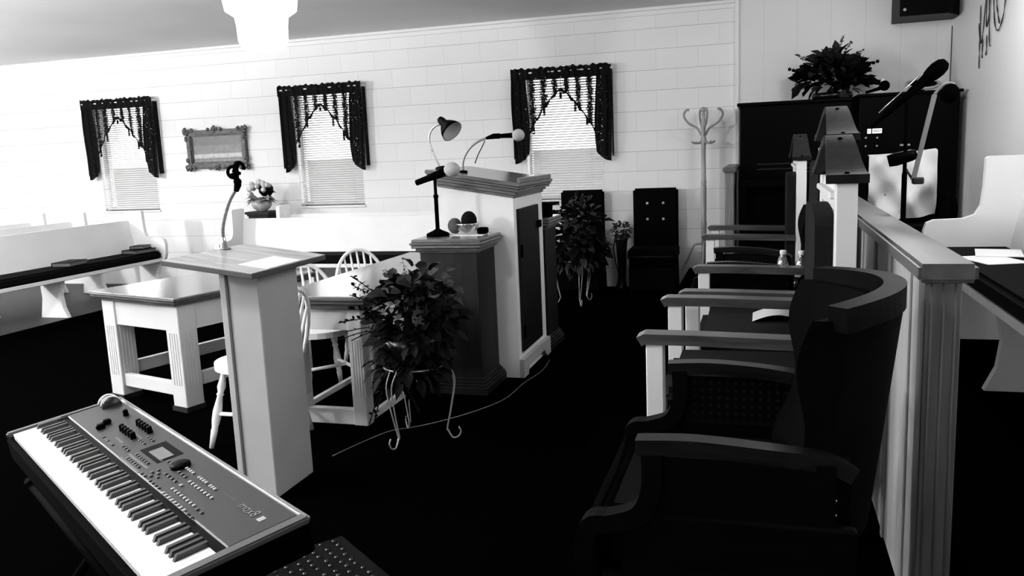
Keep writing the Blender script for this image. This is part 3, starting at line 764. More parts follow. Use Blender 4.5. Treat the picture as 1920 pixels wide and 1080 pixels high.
# ================================================================== PLANTS
def bushy(parent, r, c, rad, n, mat, L=(.07, .13), Wd=.6, name='foliage', hang=.3, zmin=-1.0):
    b = MB()
    for i in range(n):
        th = r.uniform(0, 2*PI); z = r.uniform(zmin, 1); q = math.sqrt(max(0, 1-z*z)); rr = r.uniform(.45, 1)
        d = Vector((q*math.cos(th), q*math.sin(th), z))
        p = Vector((c[0]+d.x*rad[0]*rr, c[1]+d.y*rad[1]*rr, c[2]+d.z*rad[2]*rr))
        l = r.uniform(*L)
        dd = (d + Vector((r.uniform(-.6, .6), r.uniform(-.6, .6), r.uniform(-.5, .6)))).normalized()
        b.leaf(p, dd, l, l*Wd, hang, (r.uniform(-.6, .6), r.uniform(-1, .2), 1))
    return b.build(name, mat, parent)
def spray(parent, r, base, tips, mat, name, stem=.0025, bits=16, bl=.022):
    b = MB()
    for tp in tips:
        a = Vector(base); e = Vector(tp); m = (a+e)/2+Vector((0, 0, .03)); pth = smooth_path([a, m, e], 6); b.tube(pth, stem, 5)
        for k in range(bits):
            f = .35+.65*k/bits; p = pth[min(len(pth)-1, int(f*(len(pth)-1)))]
            b.leaf(p, (r.uniform(-1, 1), r.uniform(-1, 1), r.uniform(-.2, 1)), bl, bl*.6, .2)
    return b.build(name, mat, parent)
def plant_stand(label, loc, R, top, rz, footr):
    t = thing('plant_stand', label, 'plant stand', loc, rz, 'white wire plant stands')
    for k in range(3):
        a = 2*PI*k/3+rz; ca, sa = math.cos(a), math.sin(a)
        for s in (-.022, .022):
            def q(rad, z, s=s): return (ca*rad - sa*s, sa*rad + ca*s, z)
            pts = [q(R*.75, top), q(R*.95, top*.8, s*.8), q(R*.85, top*.45, s*.5), q(R*.72, top*.15, s*.2), q(R*.74, .045, s*.1), q(R*.84, .008, 0), q(R*.98, .012, 0), q(R*1.05, .04, 0), q(R*1.0, .065, 0)]
            MB().tube(smooth_path(pts, 5), .004, 6).build('leg', 'wire', t)
    b = MB()
    b.tube(arc((0, 0, top), R*.76, 0, 2*PI, 28, (1, 0, 0), (0, 1, 0)), .0045, 6)
    b.build('ring', 'wire', t)
    return t
r = random.Random(11)
plant_stand('white wire plant stand with scrolled feet under the near potted plant', (-1.70, 3.82, 0), .21, .40, .1, .05)
t = thing('potted_plant', 'dark bushy artificial plant with berry sprays on the near wire stand', 'plant', (-1.70, 3.82, .40))
MB().lathe([(0, -.06), (.09, -.06), (.12, .0), (.15, .1), (.16, .15), (.15, .15), (.13, .1), (0, .08)], n=20).build('pot', 'potdark', t)
bushy(t, r, (.02, 0, .22), (.24, .22, .24), 420, 'leafdark', (.05, .09), .7)
bushy(t, r, (-.02, -.02, .0), (.19, .18, .10), 110, 'leafdark', (.06, .09), .65, 'hanging_foliage', .6)
bushy(t, r, (.05, -.04, .36), (.24, .2, .15), 50, 'leafmid', (.07, .11), .75, 'upper_leaf', .4, 0)
spray(t, r, (-.05, 0, .2), [(-.30, -.05, .42), (-.33, -.02, .36), (-.36, 0, .28), (-.27, -.1, .47), (-.38, -.05, .22)], 'leafdark', 'berry_spray', .0025, 24, .03)
spray(t, r, (-.02, 0, .25), [(-.03, 0, .55), (-.15, 0, .49), (-.12, -.03, .5)], 'leaflight', 'pale_sprig', .002, 16, .022)
spray(t, r, (-.1, 0, .15), [(-.38, 0, .16), (-.39, -.05, .13), (-.36, .02, .11)], 'leafdark', 'twig', .003, 3, .02)
spray(t, r, (-.08, -.1, .0), [(-.2, -.16, -.28), (-.15, -.2, -.25), (.1, -.2, -.2)], 'leafdark', 'trailing_stem', .003, 10, .03)
b = MB()
for p in ((-.02, -.2, .34), (.03, -.22, .28), (-.07, -.18, .3)):
    for k in range(5):
        a = 2*PI*k/5; b.leaf(p, (math.cos(a), -.5, math.sin(a)), .035, .03, .1)
b.build('blossom', 'leaflight', t)
plant_stand('white wire plant stand with scrolled feet under the far leafy plant', (-1.70, 7.66, 0), .21, .42, .5, .05)
r = random.Random(12)
t = thing('potted_plant', 'tall leafy plant trailing from the far wire stand behind the pulpit', 'plant', (-1.70, 7.66, .42))
MB().lathe([(0, -.06), (.09, -.06), (.12, .0), (.15, .1), (.16, .15), (.15, .15), (.13, .1), (0, .08)], n=20).build('pot', 'potdark', t)
bushy(t, r, (.02, 0, .20), (.27, .24, .33), 260, 'leafdark', (.09, .15), .65)
bushy(t, r, (-.0, -.05, .06), (.22, .18, .16), 120, 'leafmid', (.06, .09), .7, 'hanging_foliage', .5)
bushy(t, r, (.04, -.05, .42), (.2, .16, .18), 90, 'leafmid', (.05, .09), .5, 'upper_leaf', .2)
spray(t, r, (.0, 0, .3), [(.05, -.05, .64), (.12, -.03, .60), (.0, -.05, .58), (.16, -.05, .52), (.18, 0, .6)], 'leafmid', 'sprig', .0025, 26, .03)
spray(t, r, (.05, -.1, .3), [(.1, -.22, .42), (.02, -.24, .4), (.17, -.2, .38), (-.1, -.2, .38)], 'leaflight', 'pale_sprig', .002, 10, .03)
spray(t, r, (.1, 0, .1), [(.34, -.05, .05), (.36, 0, .14)], 'leafdark', 'trailing_stem', .003, 12, .04)
# slim plant by wall
r = random.Random(13)
t = thing('small_plant', 'small leafy plant in a tall black vase between the two wall chairs', 'plant', (-1.38, 8.45, 0))
MB().lathe([(0, 0), (.06, 0), (.05, .03), (.035, .1), (.05, .35), (.062, .52), (.066, .54), (.05, .54), (0, .5)], n=16).build('vase', 'potdark', t)
bushy(t, r, (0, 0, .61), (.1, .09, .08), 90, 'leafmid', (.04, .07), .6)
MB().tube(smooth_path([(-.03, -.03, .56), (-.075, -.04, .45), (-.06, -.04, .3), (-.03, -.04, .16), (-.06, -.03, .02)], 6), .006, 6).build('handle', 'blackmat', t)

# cable on the carpet
pts = [(-2.03, 3.50, .004), (-1.97, 3.72, .004), (-1.90, 3.90, .004), (-1.80, 3.98, .004), (-1.69, 4.10, .004), (-1.56, 4.30, .004), (-1.46, 4.55, .004), (-1.44, 4.9, .004), (-1.40, 5.2, .004), (-1.42, 5.5, .004)]
o = tag(MB().tube(smooth_path(pts, 6), .0028, 6).build('cable', 'dullsteel'), 'thin pale cable lying on the black carpet beside the pulpit', 'cable')

# ================================================================== WALL CHAIRS (face -Y)
def wall_chair(label, loc):
    t = thing('side_chair', label, 'chair', loc, 0, 'black high backed chairs by the wall')
    MB().box(-.225, .225, .12, .19, .42, 1.03, .02, 3).build('backrest', 'velvet', t)
    MB().box(-.235, .235, -.26, .16, .34, .46, .02, 3).build('seat', 'velvet', t)
    MB().tube([(-.225, -.262, .385), (.225, -.262, .385)], .004, 6).build('piping', 'leafmid', t)
    for x in (-.1, .06):
        for z in (.72, .88): MB().ball((x+.02, .118, z), .014, 10, (1, .5, 1)).build('button', 'foamw', t)
    for sx in (-1, 1):
        MB().sweep([(sx*.21, -.24, 0), (sx*.205, -.23, .35)], .03, .03, (0, 1, 0)).build('leg', 'blackmat', t)
        MB().sweep([(sx*.21, .19, 0), (sx*.205, .16, .36)], .03, .03, (0, 1, 0)).build('leg', 'blackmat', t)
    MB().box(-.22, .22, -.25, .15, .27, .34, .01).build('seat_frame', 'blackmat', t)
    MB().box(-.225, .225, -.255, .15, .05, .275, .008).build('under_seat_box', 'velvet', t)  # black box closing the space beneath the seat
    return t
wall_chair('black high-backed chair with four pale buttons against the block wall', (-1.035, 8.36, 0))
wall_chair('black high-backed chair half hidden behind the tall leafy plant', (-1.785, 8.36, 0))

# coat rack
t = thing('coat_rack', 'light wooden coat rack with curved hooks by the wall corner', 'coat rack', (-.55, 8.36, ZP))
MB().lathe([(0, 1.60), (.018, 1.595), (.024, 1.575), (.018, 1.555), (.012, 1.545), (.02, 1.53), (.014, 1.5), (.02, 1.48), (.022, 1.3), (.024, 1.27), (.028, 1.25), (.022, 1.23), (.024, .9), (.03, .88), (.024, .86), (.028, .84), (.025, .5), (.03, .48), (.026, .45), (.026, .12), (0, .12)][::-1], n=14).build('pole', 'coatwood', t)
for k in range(4):
    a = PI*.5*k+.25; ca, sa = math.cos(a), math.sin(a)
    pts = [(ca*.02, sa*.02, 1.33), (ca*.06, sa*.06, 1.40), (ca*.14, sa*.14, 1.45), (ca*.185, sa*.185, 1.52), (ca*.165, sa*.165, 1.57), (ca*.135, sa*.135, 1.575)]
    MB().tube(smooth_path(pts, 6), .0105, 8).build('hook', 'coatwood', t)
    a += .4; ca, sa = math.cos(a), math.sin(a)
    pts = [(ca*.02, sa*.02, 1.31), (ca*.03, sa*.03, 1.27), (ca*.08, sa*.08, 1.255), (ca*.13, sa*.13, 1.27)]
    MB().tube(smooth_path(pts, 6), .009, 8).build('lower_hook', 'coatwood', t)
    a = PI*.5*k; ca, sa = math.cos(a), math.sin(a)
    MB().tube(smooth_path([(ca*.02, sa*.02, .28), (ca*.1, sa*.1, .26), (ca*.16, sa*.16, .12), (ca*.22, sa*.22, .012)], 6), .012, 8).build('foot', 'coatwood', t)

# ================================================================== CLERGY CHAIRS (front faces -X)
def cane_chair(label, loc, rz, wrap=.13, bx=0):
    t = thing('cane_armchair', label, 'chair', loc, rz, 'dark barrel armchairs with cane sides')
    hw = .30
    MB().box(-.36, .16, -hw+.035, hw-.035, .33, .48, .03, 3).build('seat', 'velvet', t)
    b = MB(); b.grid(lambda u, v: (-.37 - .012*math.sin(v*PI) - .10*(1-v)*0, (-hw+.04)+(2*hw-.08)*u, .30+.185*v), 8, 6); b.build('seat_front', 'charcoal', t)
    MB().box(-.37, .16, -hw+.02, hw-.02, .25, .33, .008).build('seat_frame', 'darkwood', t)
    for s in (-1, 1):
        y = s*(hw+.01)
        arm = smooth_path([(-.265, y, .645), (-.15, y, .65), (-.0, y*.995, .64), (.10, y*.94, .625), (.15, y*.9, .60)], 5)
        MB().sweep(arm, .045, .032).build('arm', 'darkarm', t)
        sup = smooth_path([(-.235, y, .64), (-.235, y, .56), (-.26, y, .50), (-.32, y, .475), (-.365, y, .465), (-.38, y, .40), (-.36, y, .3)], 5)
        MB().sweep(sup, .04, .045, (0, 1, 0)).build('arm_support', 'darkwood', t)
        MB().box(-.23, .12, y-.008, y+.008, .50, .625).build('cane_panel', 'cane', t)
        MB().box(-.30, .16, y-.014, y+.014, .30, .50, .006).build('side_panel', 'darkwood', t)
        MB().sweep(smooth_path([(-.35, s*(hw-.03), .27), (-.37, s*(hw-.03), .15), (-.345, s*(hw-.03), .0)], 4), .04, .04, (0, 1, 0)).build('leg', 'darkwood', t)
        MB().sweep(smooth_path([(.13, s*(hw-.04), .62), (.14, s*(hw-.04), .28), (.19, s*(hw-.04), .0)], 4), .04, .04, (0, 1, 0)).build('leg', 'darkwood', t)
    # barrel back: curved padded panel
    def bk(off, a0=-1.0, a1=1.0):
        def f(u, v):
            a = (u*2-1)
            y = .262*a; x = .225 + bx - wrap*a*a + off
            z = .40 + .50*v
            bulge = .018*math.sin(v*PI*3)*(1 if off < 0 else 0)
            return (x + .06*(v-.5) - bulge, y, z)
        return f
    b = MB(); b.grid(bk(-.05), 20, 18); b.grid(bk(.02), 20, 2)
    # close the sides
    for u in (0, 1):
        b.grid(lambda a, v, u=u: tuple(Vector(bk(-.05)(u, v))*(1-a) + Vector(bk(.02)(u, v))*a), 2, 18)
    b.grid(lambda u, a: tuple(Vector(bk(-.05)(u, 1))*(1-a) + Vector(bk(.02)(u, 1))*a), 20, 2)
    b.build('backrest', 'velvet', t)
    crest = []
    for k in range(21):
        a = -1+2*k/20; crest.append((.255 + bx - (wrap+.005)*abs(a)**1.9, .27*math.copysign(abs(a)**.9, a), .905+.012*(1-a*a)))
    MB().sweep(crest, .046, .05).build('crest_rail', 'darkwood', t)
    b = MB()
    for k in range(10): b.ball((.12, -hw-.002, .28+.03*k), .004, 6)
    b.build('nail', 'steel', t)
    return t
cane_chair('dark barrel armchair with cane sides nearest the camera', (.02, 1.95, ZP), 0)
cane_chair('dark barrel armchair with cane sides between the tall white throne chairs, holding water bottles', (.0, 4.56, ZP), 0, .05, .06)

def throne(label, loc, rz, hw, sh_, pk):
    t = thing('throne_chair', label, 'chair', loc, rz, 'white and wood pulpit chairs along the rail')
    for s in (-1, 1):
        y = s*(hw-.03)
        MB().box(-.355, -.30, y-.03, y+.03, 0, .628, .003).build('leg', 'white', t)
        MB().box(.205, .265, y-.03, y+.03, 0, sh_, .003).build('back_post', 'white', t)
        arm = [(-.375, y, .634), (-.36, y, .643), (-.2, y, .642), (0, y, .637), (.2, y, .632)]
        MB().sweep(arm, .075, .034).build('arm', 'armwood', t)
        # ogee crest board from shoulder to the centre
        pts = []
        n = 14
        for k in range(n+1):
            f = k/n; yy = s*(hw+.012)*(1-f) + s*.012*f; f = f if f > .001 else 0
            zz = sh_+.012 + (pk-sh_-.03)*(f*f*(3-2*f))
            pts.append((.235, yy, zz))
        cb = MB(); cb.sweep(pts, .118, .026, (0, 0, 1), None, [1-.30*min(1, k/n*1.2) for k in range(n+1)]); o = cb.build('crest_board', 'crestwood', t)
        for f in (.08, .8):
            p = Vector(pts[int(f*n)]); MB().ball((p.x, p.y, p.z+.014), .008, 8, (1, 1, .6)).build('bolt', 'blackmat', o)
        MB().box(-.30, .205, y-.015, y+.015, .30, .36).build('side_rail', 'white', t)
    MB().box(.21, .26, -hw+.06, hw-.06, sh_-.09, sh_-.05, .004).box(.19, .265, -hw+.06, hw-.06, sh_-.05, sh_-.03, .004).build('top_rail', 'white', t)
    ap = [(-hw+.06, sh_-.03)] + [(-(hw-.06)*math.cos(PI*k/12), sh_-.03+(pk-sh_)*.35*math.sin(PI*k/12)) for k in range(1, 12)] + [(hw-.06, sh_-.03)]
    MB().prism(ap, .215, .25, 'YZ').build('arched_panel', 'white', t)
    MB().box(-.33, .2, -hw+.065, hw-.065, .34, .46, .035, 3).build('seat', 'charcoal', t)
    MB().box(-.335, .2, -hw+.06, hw-.06, .27, .34, .006).build('seat_frame', 'white' if False else 'darkwood', t)
    cb = [(-hw+.065, .44), (hw-.065, .44), (hw-.065, sh_-.13)] + [((hw-.065)*math.cos(PI*k/12), sh_-.13+.05*math.sin(PI*k/12)) for k in range(1, 12)] + [(-hw+.065, sh_-.13)]
    MB().prism(cb, .152, .21, 'YZ').build('backrest', 'charcoal', t)
    return t
throne('white throne chair with peaked wooden crest, nearest the camera', (0, 2.965, ZP), 0, .36, 1.12, 1.265)
throne('tallest white throne chair, middle of the three along the rail', (.055, 3.80, ZP), 0, .39, 1.24, 1.385)
throne('white throne chair with peaked wooden crest, farthest from the camera', (.0, 5.92, ZP), 0, .34, 1.12, 1.29)

# bottles on the cane chair
def bottle(label, loc):
    t = thing('water_bottle', label, 'bottle', loc, 0, 'water bottles on the dark armchair')
    MB().lathe([(0, .004), (.022, 0), (.031, .006), (.033, .02), (.030, .032), (.033, .045), (.030, .058), (.033, .075), (.033, .14), (.031, .155), (.022, .178), (.0135, .195), (.0135, .205)], n=18).build('bottle_body', 'plastic', t)
    MB().lathe([(0, .195), (.015, .195), (.016, .2), (.016, .214), (.014, .217), (0, .217)], n=16).build('cap', 'white', t)
    b = MB(); b.lathe([(.0335, .085), (.0337, .088), (.0337, .128), (.0335, .131)], n=18); b.build('wrapper_label', 'label', t)
    return t
bottle('water bottle standing on the dark armchair, the left one', (.102, 4.42, ZP+.482))
bottle('water bottle standing on the dark armchair, the one by the throne back', (.19, 4.40, ZP+.482))
r = random.Random(5)
b = MB(); b.grid(lambda u, v: (-.06+.12*u, -.05+.1*v, .03+.022*math.sin(u*9+v*4)*math.cos(v*8)), 12, 10, False)
o = tag(b.build('crumpled_wrapper', 'paper'), 'crumpled pale plastic wrapper beside the water bottles', 'wrapper'); o.location = (.13, 4.55, ZP+.475)
b = MB(); b.grid(lambda u, v: (-.1+.22*u, -.1+.2*v, .02+.03*math.sin(u*PI)), 10, 4)
o = tag(b.build('booklet', 'cloth'), 'open white booklet lying on the seat of the tallest throne chair', 'booklet'); o.location = (.06, 3.86, ZP+.445)

# ================================================================== RAILINGS
def railing(label, x0, y0, y1, z1, wcap, zb, xoff=0):
    o_ = (x0+wcap/2, y0, zb)
    t = thing('choir_rail', label, 'railing', o_, 0)
    MB(o_).box(x0, x0+wcap, y0, y1, z1-.045, z1, .009, 2).build('cap', 'capwood', t)
    MB(o_).box(x0+.018, x0+wcap-.03, y0+.02, y0+.10, zb, z1-.045, .003).build('post', 'postwood', t)
    b = MB(o_)
    for k in range(3): b.tube([(x0+.032+k*.026, y0+.0235, zb), (x0+.032+k*.026, y0+.0235, z1-.046)], .005, 8)
    b.build('post_reed', 'postwood', t)
    MB(o_).box(x0+.02, x0+wcap-.03, y0+.10, y1, zb, z1-.045).build('panel', 'railpanel', t)
    b = MB(o_)
    y = y0+.2
    while y < y1-.1:
        b.box(x0+.012, x0+.02, y, y+.03, zb, z1-.045, .002); y += .36
    b.build('batten', 'railpanel', t)
    return t
railing('wooden-capped panelled choir rail running along behind the throne chairs', .352, 2.12, 5.6, 1.15, .128, ZP)
railing('short wooden-capped rail end beside the black upright piano', -.33, 7.45, 8.56, 1.24, .115, ZP)

# ================================================================== PIANO AND CABINET
PZ = ZP
t = thing('upright_piano', 'black upright piano under the large flower arrangement', 'piano', (.25, 8.1, PZ))
O_ = (.25, 8.1, PZ)
MB(O_).box(-.20, .74, 7.98, 8.56, PZ, 1.765, .004).build('case', 'black', t)
MB(O_).box(-.225, .75, 7.94, 8.58, 1.765, 1.795, .006).build('lid', 'black', t)
MB(O_).box(-.20, .74, 7.68, 7.98, 1.05, 1.12, .006).build('key_bed', 'black', t)
MB(O_).box(-.18, .72, 7.72, 7.98, 1.12, 1.17, .02, 3).build('fallboard', 'black', t)
MB(O_).box(-.05, .6, 7.965, 7.985, 1.19, 1.205).box(-.05, .6, 7.965, 7.985, 1.235, 1.25).build('music_ledge', 'darkarm', t)
for x in (-.19, .68): MB(O_).box(x, x+.05, 7.70, 7.76, PZ, 1.05, .004).build('leg', 'black', t)
r = random.Random(21)
t = thing('flower_arrangement', 'large dark flower arrangement with sprigs on top of the piano', 'flowers', (.60, 8.25, 1.795))
MB().lathe([(0, 0), (.16, 0), (.18, .03), (.17, .06), (.15, .06), (0, .04)], n=20).build('basket', 'potdark', t)
bushy(t, r, (0, -.02, .16), (.3, .22, .15), 170, 'leafdark', (.10, .17), .6, 'foliage', .1, -.35)
bushy(t, r, (.02, -.05, .26), (.22, .18, .14), 45, 'leafmid', (.12, .18), .55, 'upper_leaf', .1, -.2)
bushy(t, r, (0, -.16, .14), (.26, .05, .12), 26, 'leafmid', (.08, .13), .5, 'pale_leaf', .3)
spray(t, r, (0, 0, .2), [(.09, 0, .56), (.16, 0, .5), (-.33, 0, .42), (.26, 0, .42), (-.28, 0, .38), (.22, 0, .40)], 'leafmid', 'heather_sprig', .003, 30, .028)
b = MB()
for a, e in (((-.1, 0, .2), (-.37, -.02, .29)), ((.1, 0, .22), (.37, -.02, .31)), ((.1, 0, .2), (.31, -.02, .25)), ((.1, 0, .25), (.27, 0, .34)), ((-.1, 0, .2), (-.31, 0, .22))):
    b.tube([a, e], .0025, 5)
    for f in (.75, .88, 1): b.ball(Vector(a).lerp(Vector(e), f), .016, 8)
b.build('berry', 'leafdark', t)
b = MB()
for (p, L_) in (((-.05, -.03, .36), .13), ((-.02, -.05, .30), .14)):
    for k in range(5):
        a = 2*PI*k/5+.4; b.leaf(p, (math.cos(a), -.3, math.sin(a)*.9), L_, .09, .1)
b.ball((-.03, -.05, .42), .035, 8)
b.build('lily', 'leafmid', t)
MB().leaf((0, 0, .36), (.8, 0, .75), .2, .05, 0).build('long_leaf', 'leafdark', t)

t = thing('organ_cabinet', 'tall black organ speaker cabinet with lit display beside the piano', 'cabinet', (1.16, 8.1, PZ))
O_ = (1.16, 8.1, PZ)
MB(O_).box(.79, 1.57, 7.86, 8.56, PZ, 1.785, .004).build('case', 'black', t)
MB(O_).box(.77, 1.59, 7.83, 8.58, 1.785, 1.81, .006).build('lid', 'black', t)
dp = MB(O_).box(.86, .89, 7.852, 7.861, 1.475, 1.515).box(.90, .975, 7.852, 7.861, 1.475, 1.515).build('display', 'display', t)
mt = Matrix.Translation(Vector((.937, 7.851, 1.495))-Vector(O_)) @ Matrix.Rotation(PI/2, 4, 'X')
text_mesh('display_digits', '4800', .032, 'blackmat', dp, mt)
mt = Matrix.Translation(Vector((.875, 7.851, 1.495))-Vector(O_)) @ Matrix.Rotation(PI/2, 4, 'X')
text_mesh('display_digits', 'EF', .026, 'blackmat', dp, mt)
for (x, z) in ((.85, 1.44), (.94, 1.437), (.85, 1.37), (.94, 1.368)): MB(O_).ball((x, 7.855, z), .009, 8).build('knob', 'foamw', t)
MB(O_).box(1.12, 1.2, 7.85, 7.861, 1.36, 1.375).build('name_plate', 'btnl', t)

# tambourine on cabinet
t = thing('tambourine', 'round tambourine lying on top of the black organ cabinet', 'tambourine', (1.33, 8.15, 1.811))
ax = Vector((-.05, -.35, 1))
MB().tube(arc((0, 0, .07), .13, 0, 2*PI, 32, (1, 0, 0), (0, .94, .34)), .012, 8).build('rim', 'foamw', t)
b = MB()
for k in range(14):
    a = 2*PI*k/14; b.lathe([(0, 0), (.014, .001), (.014, .006), (0, .007)], c=(.117*math.cos(a), .117*math.sin(a)*.94, .07+.117*math.sin(a)*.34), n=8)
b.build('jingle', 'steel', t)
MB().lathe([(0, 0), (.12, 0), (.12, .004), (0, .004)], c=(0, 0, .07), axis=(0, -.34, .94), n=28).build('skin', 'blackmat', t)
MB().box(-.02, .02, .03, .11, 0, .08).build('rest_block', 'blackmat', t)
t = thing('small_microphone', 'short black microphone with white tip lying on the organ cabinet', 'microphone', (.98, 8.05, 1.811))
MB().tube([(-.12, 0, .02), (-.02, 0, .045), (.0, 0, .055)], [.012, .016, .02], 10).build('handle', 'blackmat', t)
MB().ball((.03, 0, .07), .045, 12).build('head', 'blackmat', t)
MB().lathe([(.02, 0), (.022, .03), (.012, .045), (0, .046)], c=(.025, .06, .09), n=10).build('tip', 'paper', t)

# boom microphone stand on choir tier
TZ = .36
BS = Vector((.560, 3.78, TZ))
t = thing('boom_microphone_stand', 'black boom microphone stand just behind the choir rail, with a grey gooseneck arm', 'microphone stand', BS)
MB().tube([(0, 0, .02), (0, 0, .93), (0, 0, .94), (0, 0, 1.22)], [.011, .011, .008, .008], 10).build('pole', 'blackmat', t)
MB().lathe([(0, -.06), (.024, -.06), (.028, -.03), (.024, .03), (.018, .05), (0, .05)], c=(-.005, 0, 1.0), axis=(1, -.1, .25), n=14).build('clutch', 'black', t)
for k in range(3):
    a = (0, 1.75, -1.75)[k]; MB().tube([(0, 0, .10), (math.cos(a)*.16, math.sin(a)*.16, .01)], .007, 8).build('leg', 'blackmat', t)
p0 = Vector((-.09, 0, 1.165)); p1 = Vector((.035, 0, 1.278)); d = (p1-p0).normalized()
MB().tube([p0-d*.06, p1-d*.05], .008, 8).build('boom_arm', 'blackmat', t)
A0 = Vector((.03, -.02, .905)); A1 = Vector((.098, -.02, 1.245))
MB().sweep([A0, A1], .014, .017, (1, 0, 0)).tube(smooth_path([A1, A1+Vector((.022, 0, .03)), A1+Vector((.05, 0, .042)), A1+Vector((.072, 0, .035))], 5), .006, 8).build('gooseneck_arm', 'foamgrey', t)
MB().box(.025, .07, -.035, -.01, .89, .918, .005).tube([(.03, -.02, .905), (0, 0, .96)], .005, 6).build('arm_joint', 'iron', t)
MB().ball(A1+Vector((.055, .0, .0)), .037, 12, (1.0, .8, 1.1)).build('microphone_head', 'blackmat', t)
t2_ = thing('handheld_microphone', 'black handheld microphone tilted up to the right on the boom stand', 'microphone', BS+p1)
MB().lathe([(0, -.16), (.012, -.16), (.015, -.05), (.021, .03), (.023, .05), (.027, .056), (.031, .075), (.033, .10), (.028, .125), (.016, .14), (0, .143)], c=(0, 0, .0), axis=d, n=16).build('body', 'blackmat', t2_)
MB().tube([Vector((-.006, 0, .026))+d*-.18, Vector((-.014, 0, .026))+d*.03], .0035, 6).build('cable', 'steel', t2_)

# black armchair with white cloth
t = thing('office_armchair', 'black armchair with a white cloth over its back, behind the choir rail', 'chair', (.97, 6.62, TZ))
MB().box(-.27, .27, .10, .17, .38, .925, .03, 3).build('backrest', 'velvet', t)
MB().box(-.26, .26, -.32, .12, .36, .46, .03, 3).build('seat', 'velvet', t)
for s in (-1, 1):
    MB().tube(smooth_path([(s*.27, .1, .62), (s*.28, -.1, .66), (s*.28, -.28, .64), (s*.28, -.33, .55), (s*.27, -.3, .40)], 6), .022, 8).build('arm', 'blackmat', t)
MB().tube([(0, -.05, .06), (0, -.05, .38)], .03, 10).build('column', 'blackmat', t)
for k in range(5):
    a = 2*PI*k/5; MB().tube([(0, -.05, .09), (math.cos(a)*.27, -.05+math.sin(a)*.27, .03)], .018, 8).build('foot', 'blackmat', t)
def drf(u, v): return .05*math.sin(7*u+4*v+.5) + .03*math.sin(14*u-9*v) + .014*math.sin(9*u+13*v)
def dr(u, v):
    return (-.225+.45*u + .02*v*(u-.5), .04 - .55*v*.08 - drf(u, v)*(.35+v), .945+.03*u*u-.46*v)
b = MB(); b.grid(dr, 32, 24); b.grid(lambda u, v: (-.225+.45*u, .04-drf(u, 0)*.35*(1-v) + v*.15, .945+.03*u*u+.012*math.sin(v*PI)), 32, 4); o = tag(b.build('draped_cloth', 'cloth'), 'white cloth draped over the back of the black armchair', 'cloth'); o.location = (.97, 6.62, TZ)

# papers on choir pew
for k, (x, y, rz) in enumerate(((1.02, 4.30, .3), (1.10, 4.52, -.2))):
    o = tag(MB().box(-.10, .10, -.14, .14, 0, .003).build('paper_sheet', 'paper'), ('sheet of paper on the choir pew cushion, the nearer of two', 'sheet of paper on the choir pew cushion, the one by the pew end')[k], 'paper'); o.location = (x, y, .36+.5015+.0035*k); o.rotation_euler = (0, 0, rz)

# corner loudspeaker
t = thing('loudspeaker', 'black loudspeaker mounted high in the wall corner', 'loudspeaker', (1.42, 8.3, 2.42))
O_ = (1.42, 8.3, 2.42)
MB(O_).prism([(1.12, 8.1), (1.50, 8.1), (1.62, 8.30), (1.62, 8.55), (1.35, 8.59), (1.12, 8.59)], 2.455, 2.795, 'XY').build('cabinet', 'black', t)
MB(O_).lathe([(0, 0), (.014, 0), (.012, .004), (0, .004)], c=(1.16, 8.1, 2.51), axis=(0, -1, 0), n=14).build('badge', 'btnl', t)
# metal script on the right wall
t = thing('wall_script', 'thin dark metal script decoration on the right wall', 'wall decoration', (XR, 7.0, 2.27))
def wl(pts, name='stroke'):
    MB().tube(smooth_path([(-.012, y, z) for y, z in pts], 8), [.0025+.003*abs(math.sin(i*.37)) for i in range((len(pts)-1)*8+1)], 6).build(name, 'iron', t)
wl([(.52, .15), (.50, -.02), (.47, -.14), (.42, -.10), (.38, .1), (.36, .3)])
wl([(.55, .02), (.51, -.1), (.50, -.2), (.49, -.33)])
wl([(.36, .3), (.33, .05), (.30, -.04), (.25, .05), (.22, .3)])
wl([(.28, .3), (.23, -.02), (.20, -.17), (.17, -.19)])
wl([(.16, .3), (.12, .08), (.05, -.07), (-.05, -.10), (-.15, -.02), (-.20, .15), (-.18, .3)])
wl([(.08, .3), (.04, .1), (.0, .02), (-.06, -.06)])
wl([(.40, -.12), (.41, -.22), (.40, -.26)])
wl([(.29, -.1), (.28, -.2), (.29, -.25)])

# ================================================================== KEYBOARD
a = math.radians(-32.5); KO = Vector((-2.26, 1.934, .65))
t = thing('electronic_keyboard', 'dark grey electronic keyboard with white keys in the lower left foreground', 'keyboard', KO)
tilt = math.atan(.04/.35)
t.rotation_mode = 'XYZ'; t.rotation_euler = (tilt, 0, a)
KL, KD = 1.352, .345
MB().box(-.0, KL, .0, KD, -.085, -.020, .006).build('case', 'blackmat', t)
MB().box(.0, KL, -.004, .012, -.085, -.018, .004).build('front_strip', 'blackmat', t)
MB().box(.022, KL-.03, .172, KD-.012, -.022, .0, .003).build('control_panel', 'kbdbody', t)
MB().box(-.002, .021, -.002, KD, -.014, .002, .004, 2).build('end_cheek', 'kbdend', t)
MB().box(KL-.03, KL+.002, -.002, KD, -.014, .002, .004, 2).build('end_cheek', 'kbdend', t)
MB().box(.0, KL, KD-.012, KD+.004, -.014, .003, .006, 3).build('back_rim', 'kbdrim', t)
MB().box(.022, KL-.03, .148, .1725, -.03, -.006).build('key_slot', 'black', t)
kx0, kx1 = .023, KL-.031; kw = (kx1-kx0)/52
for i in range(52):
    MB().box(kx0+i*kw+.0007, kx0+(i+1)*kw-.0007, .014, .150, -.024, -.004, .0015).build('white_key', 'keyw', t)
pat = [1, 0, 1, 1, 0, 1, 1]   # A# . C# D# . F# G#  (keyboard starts on A)
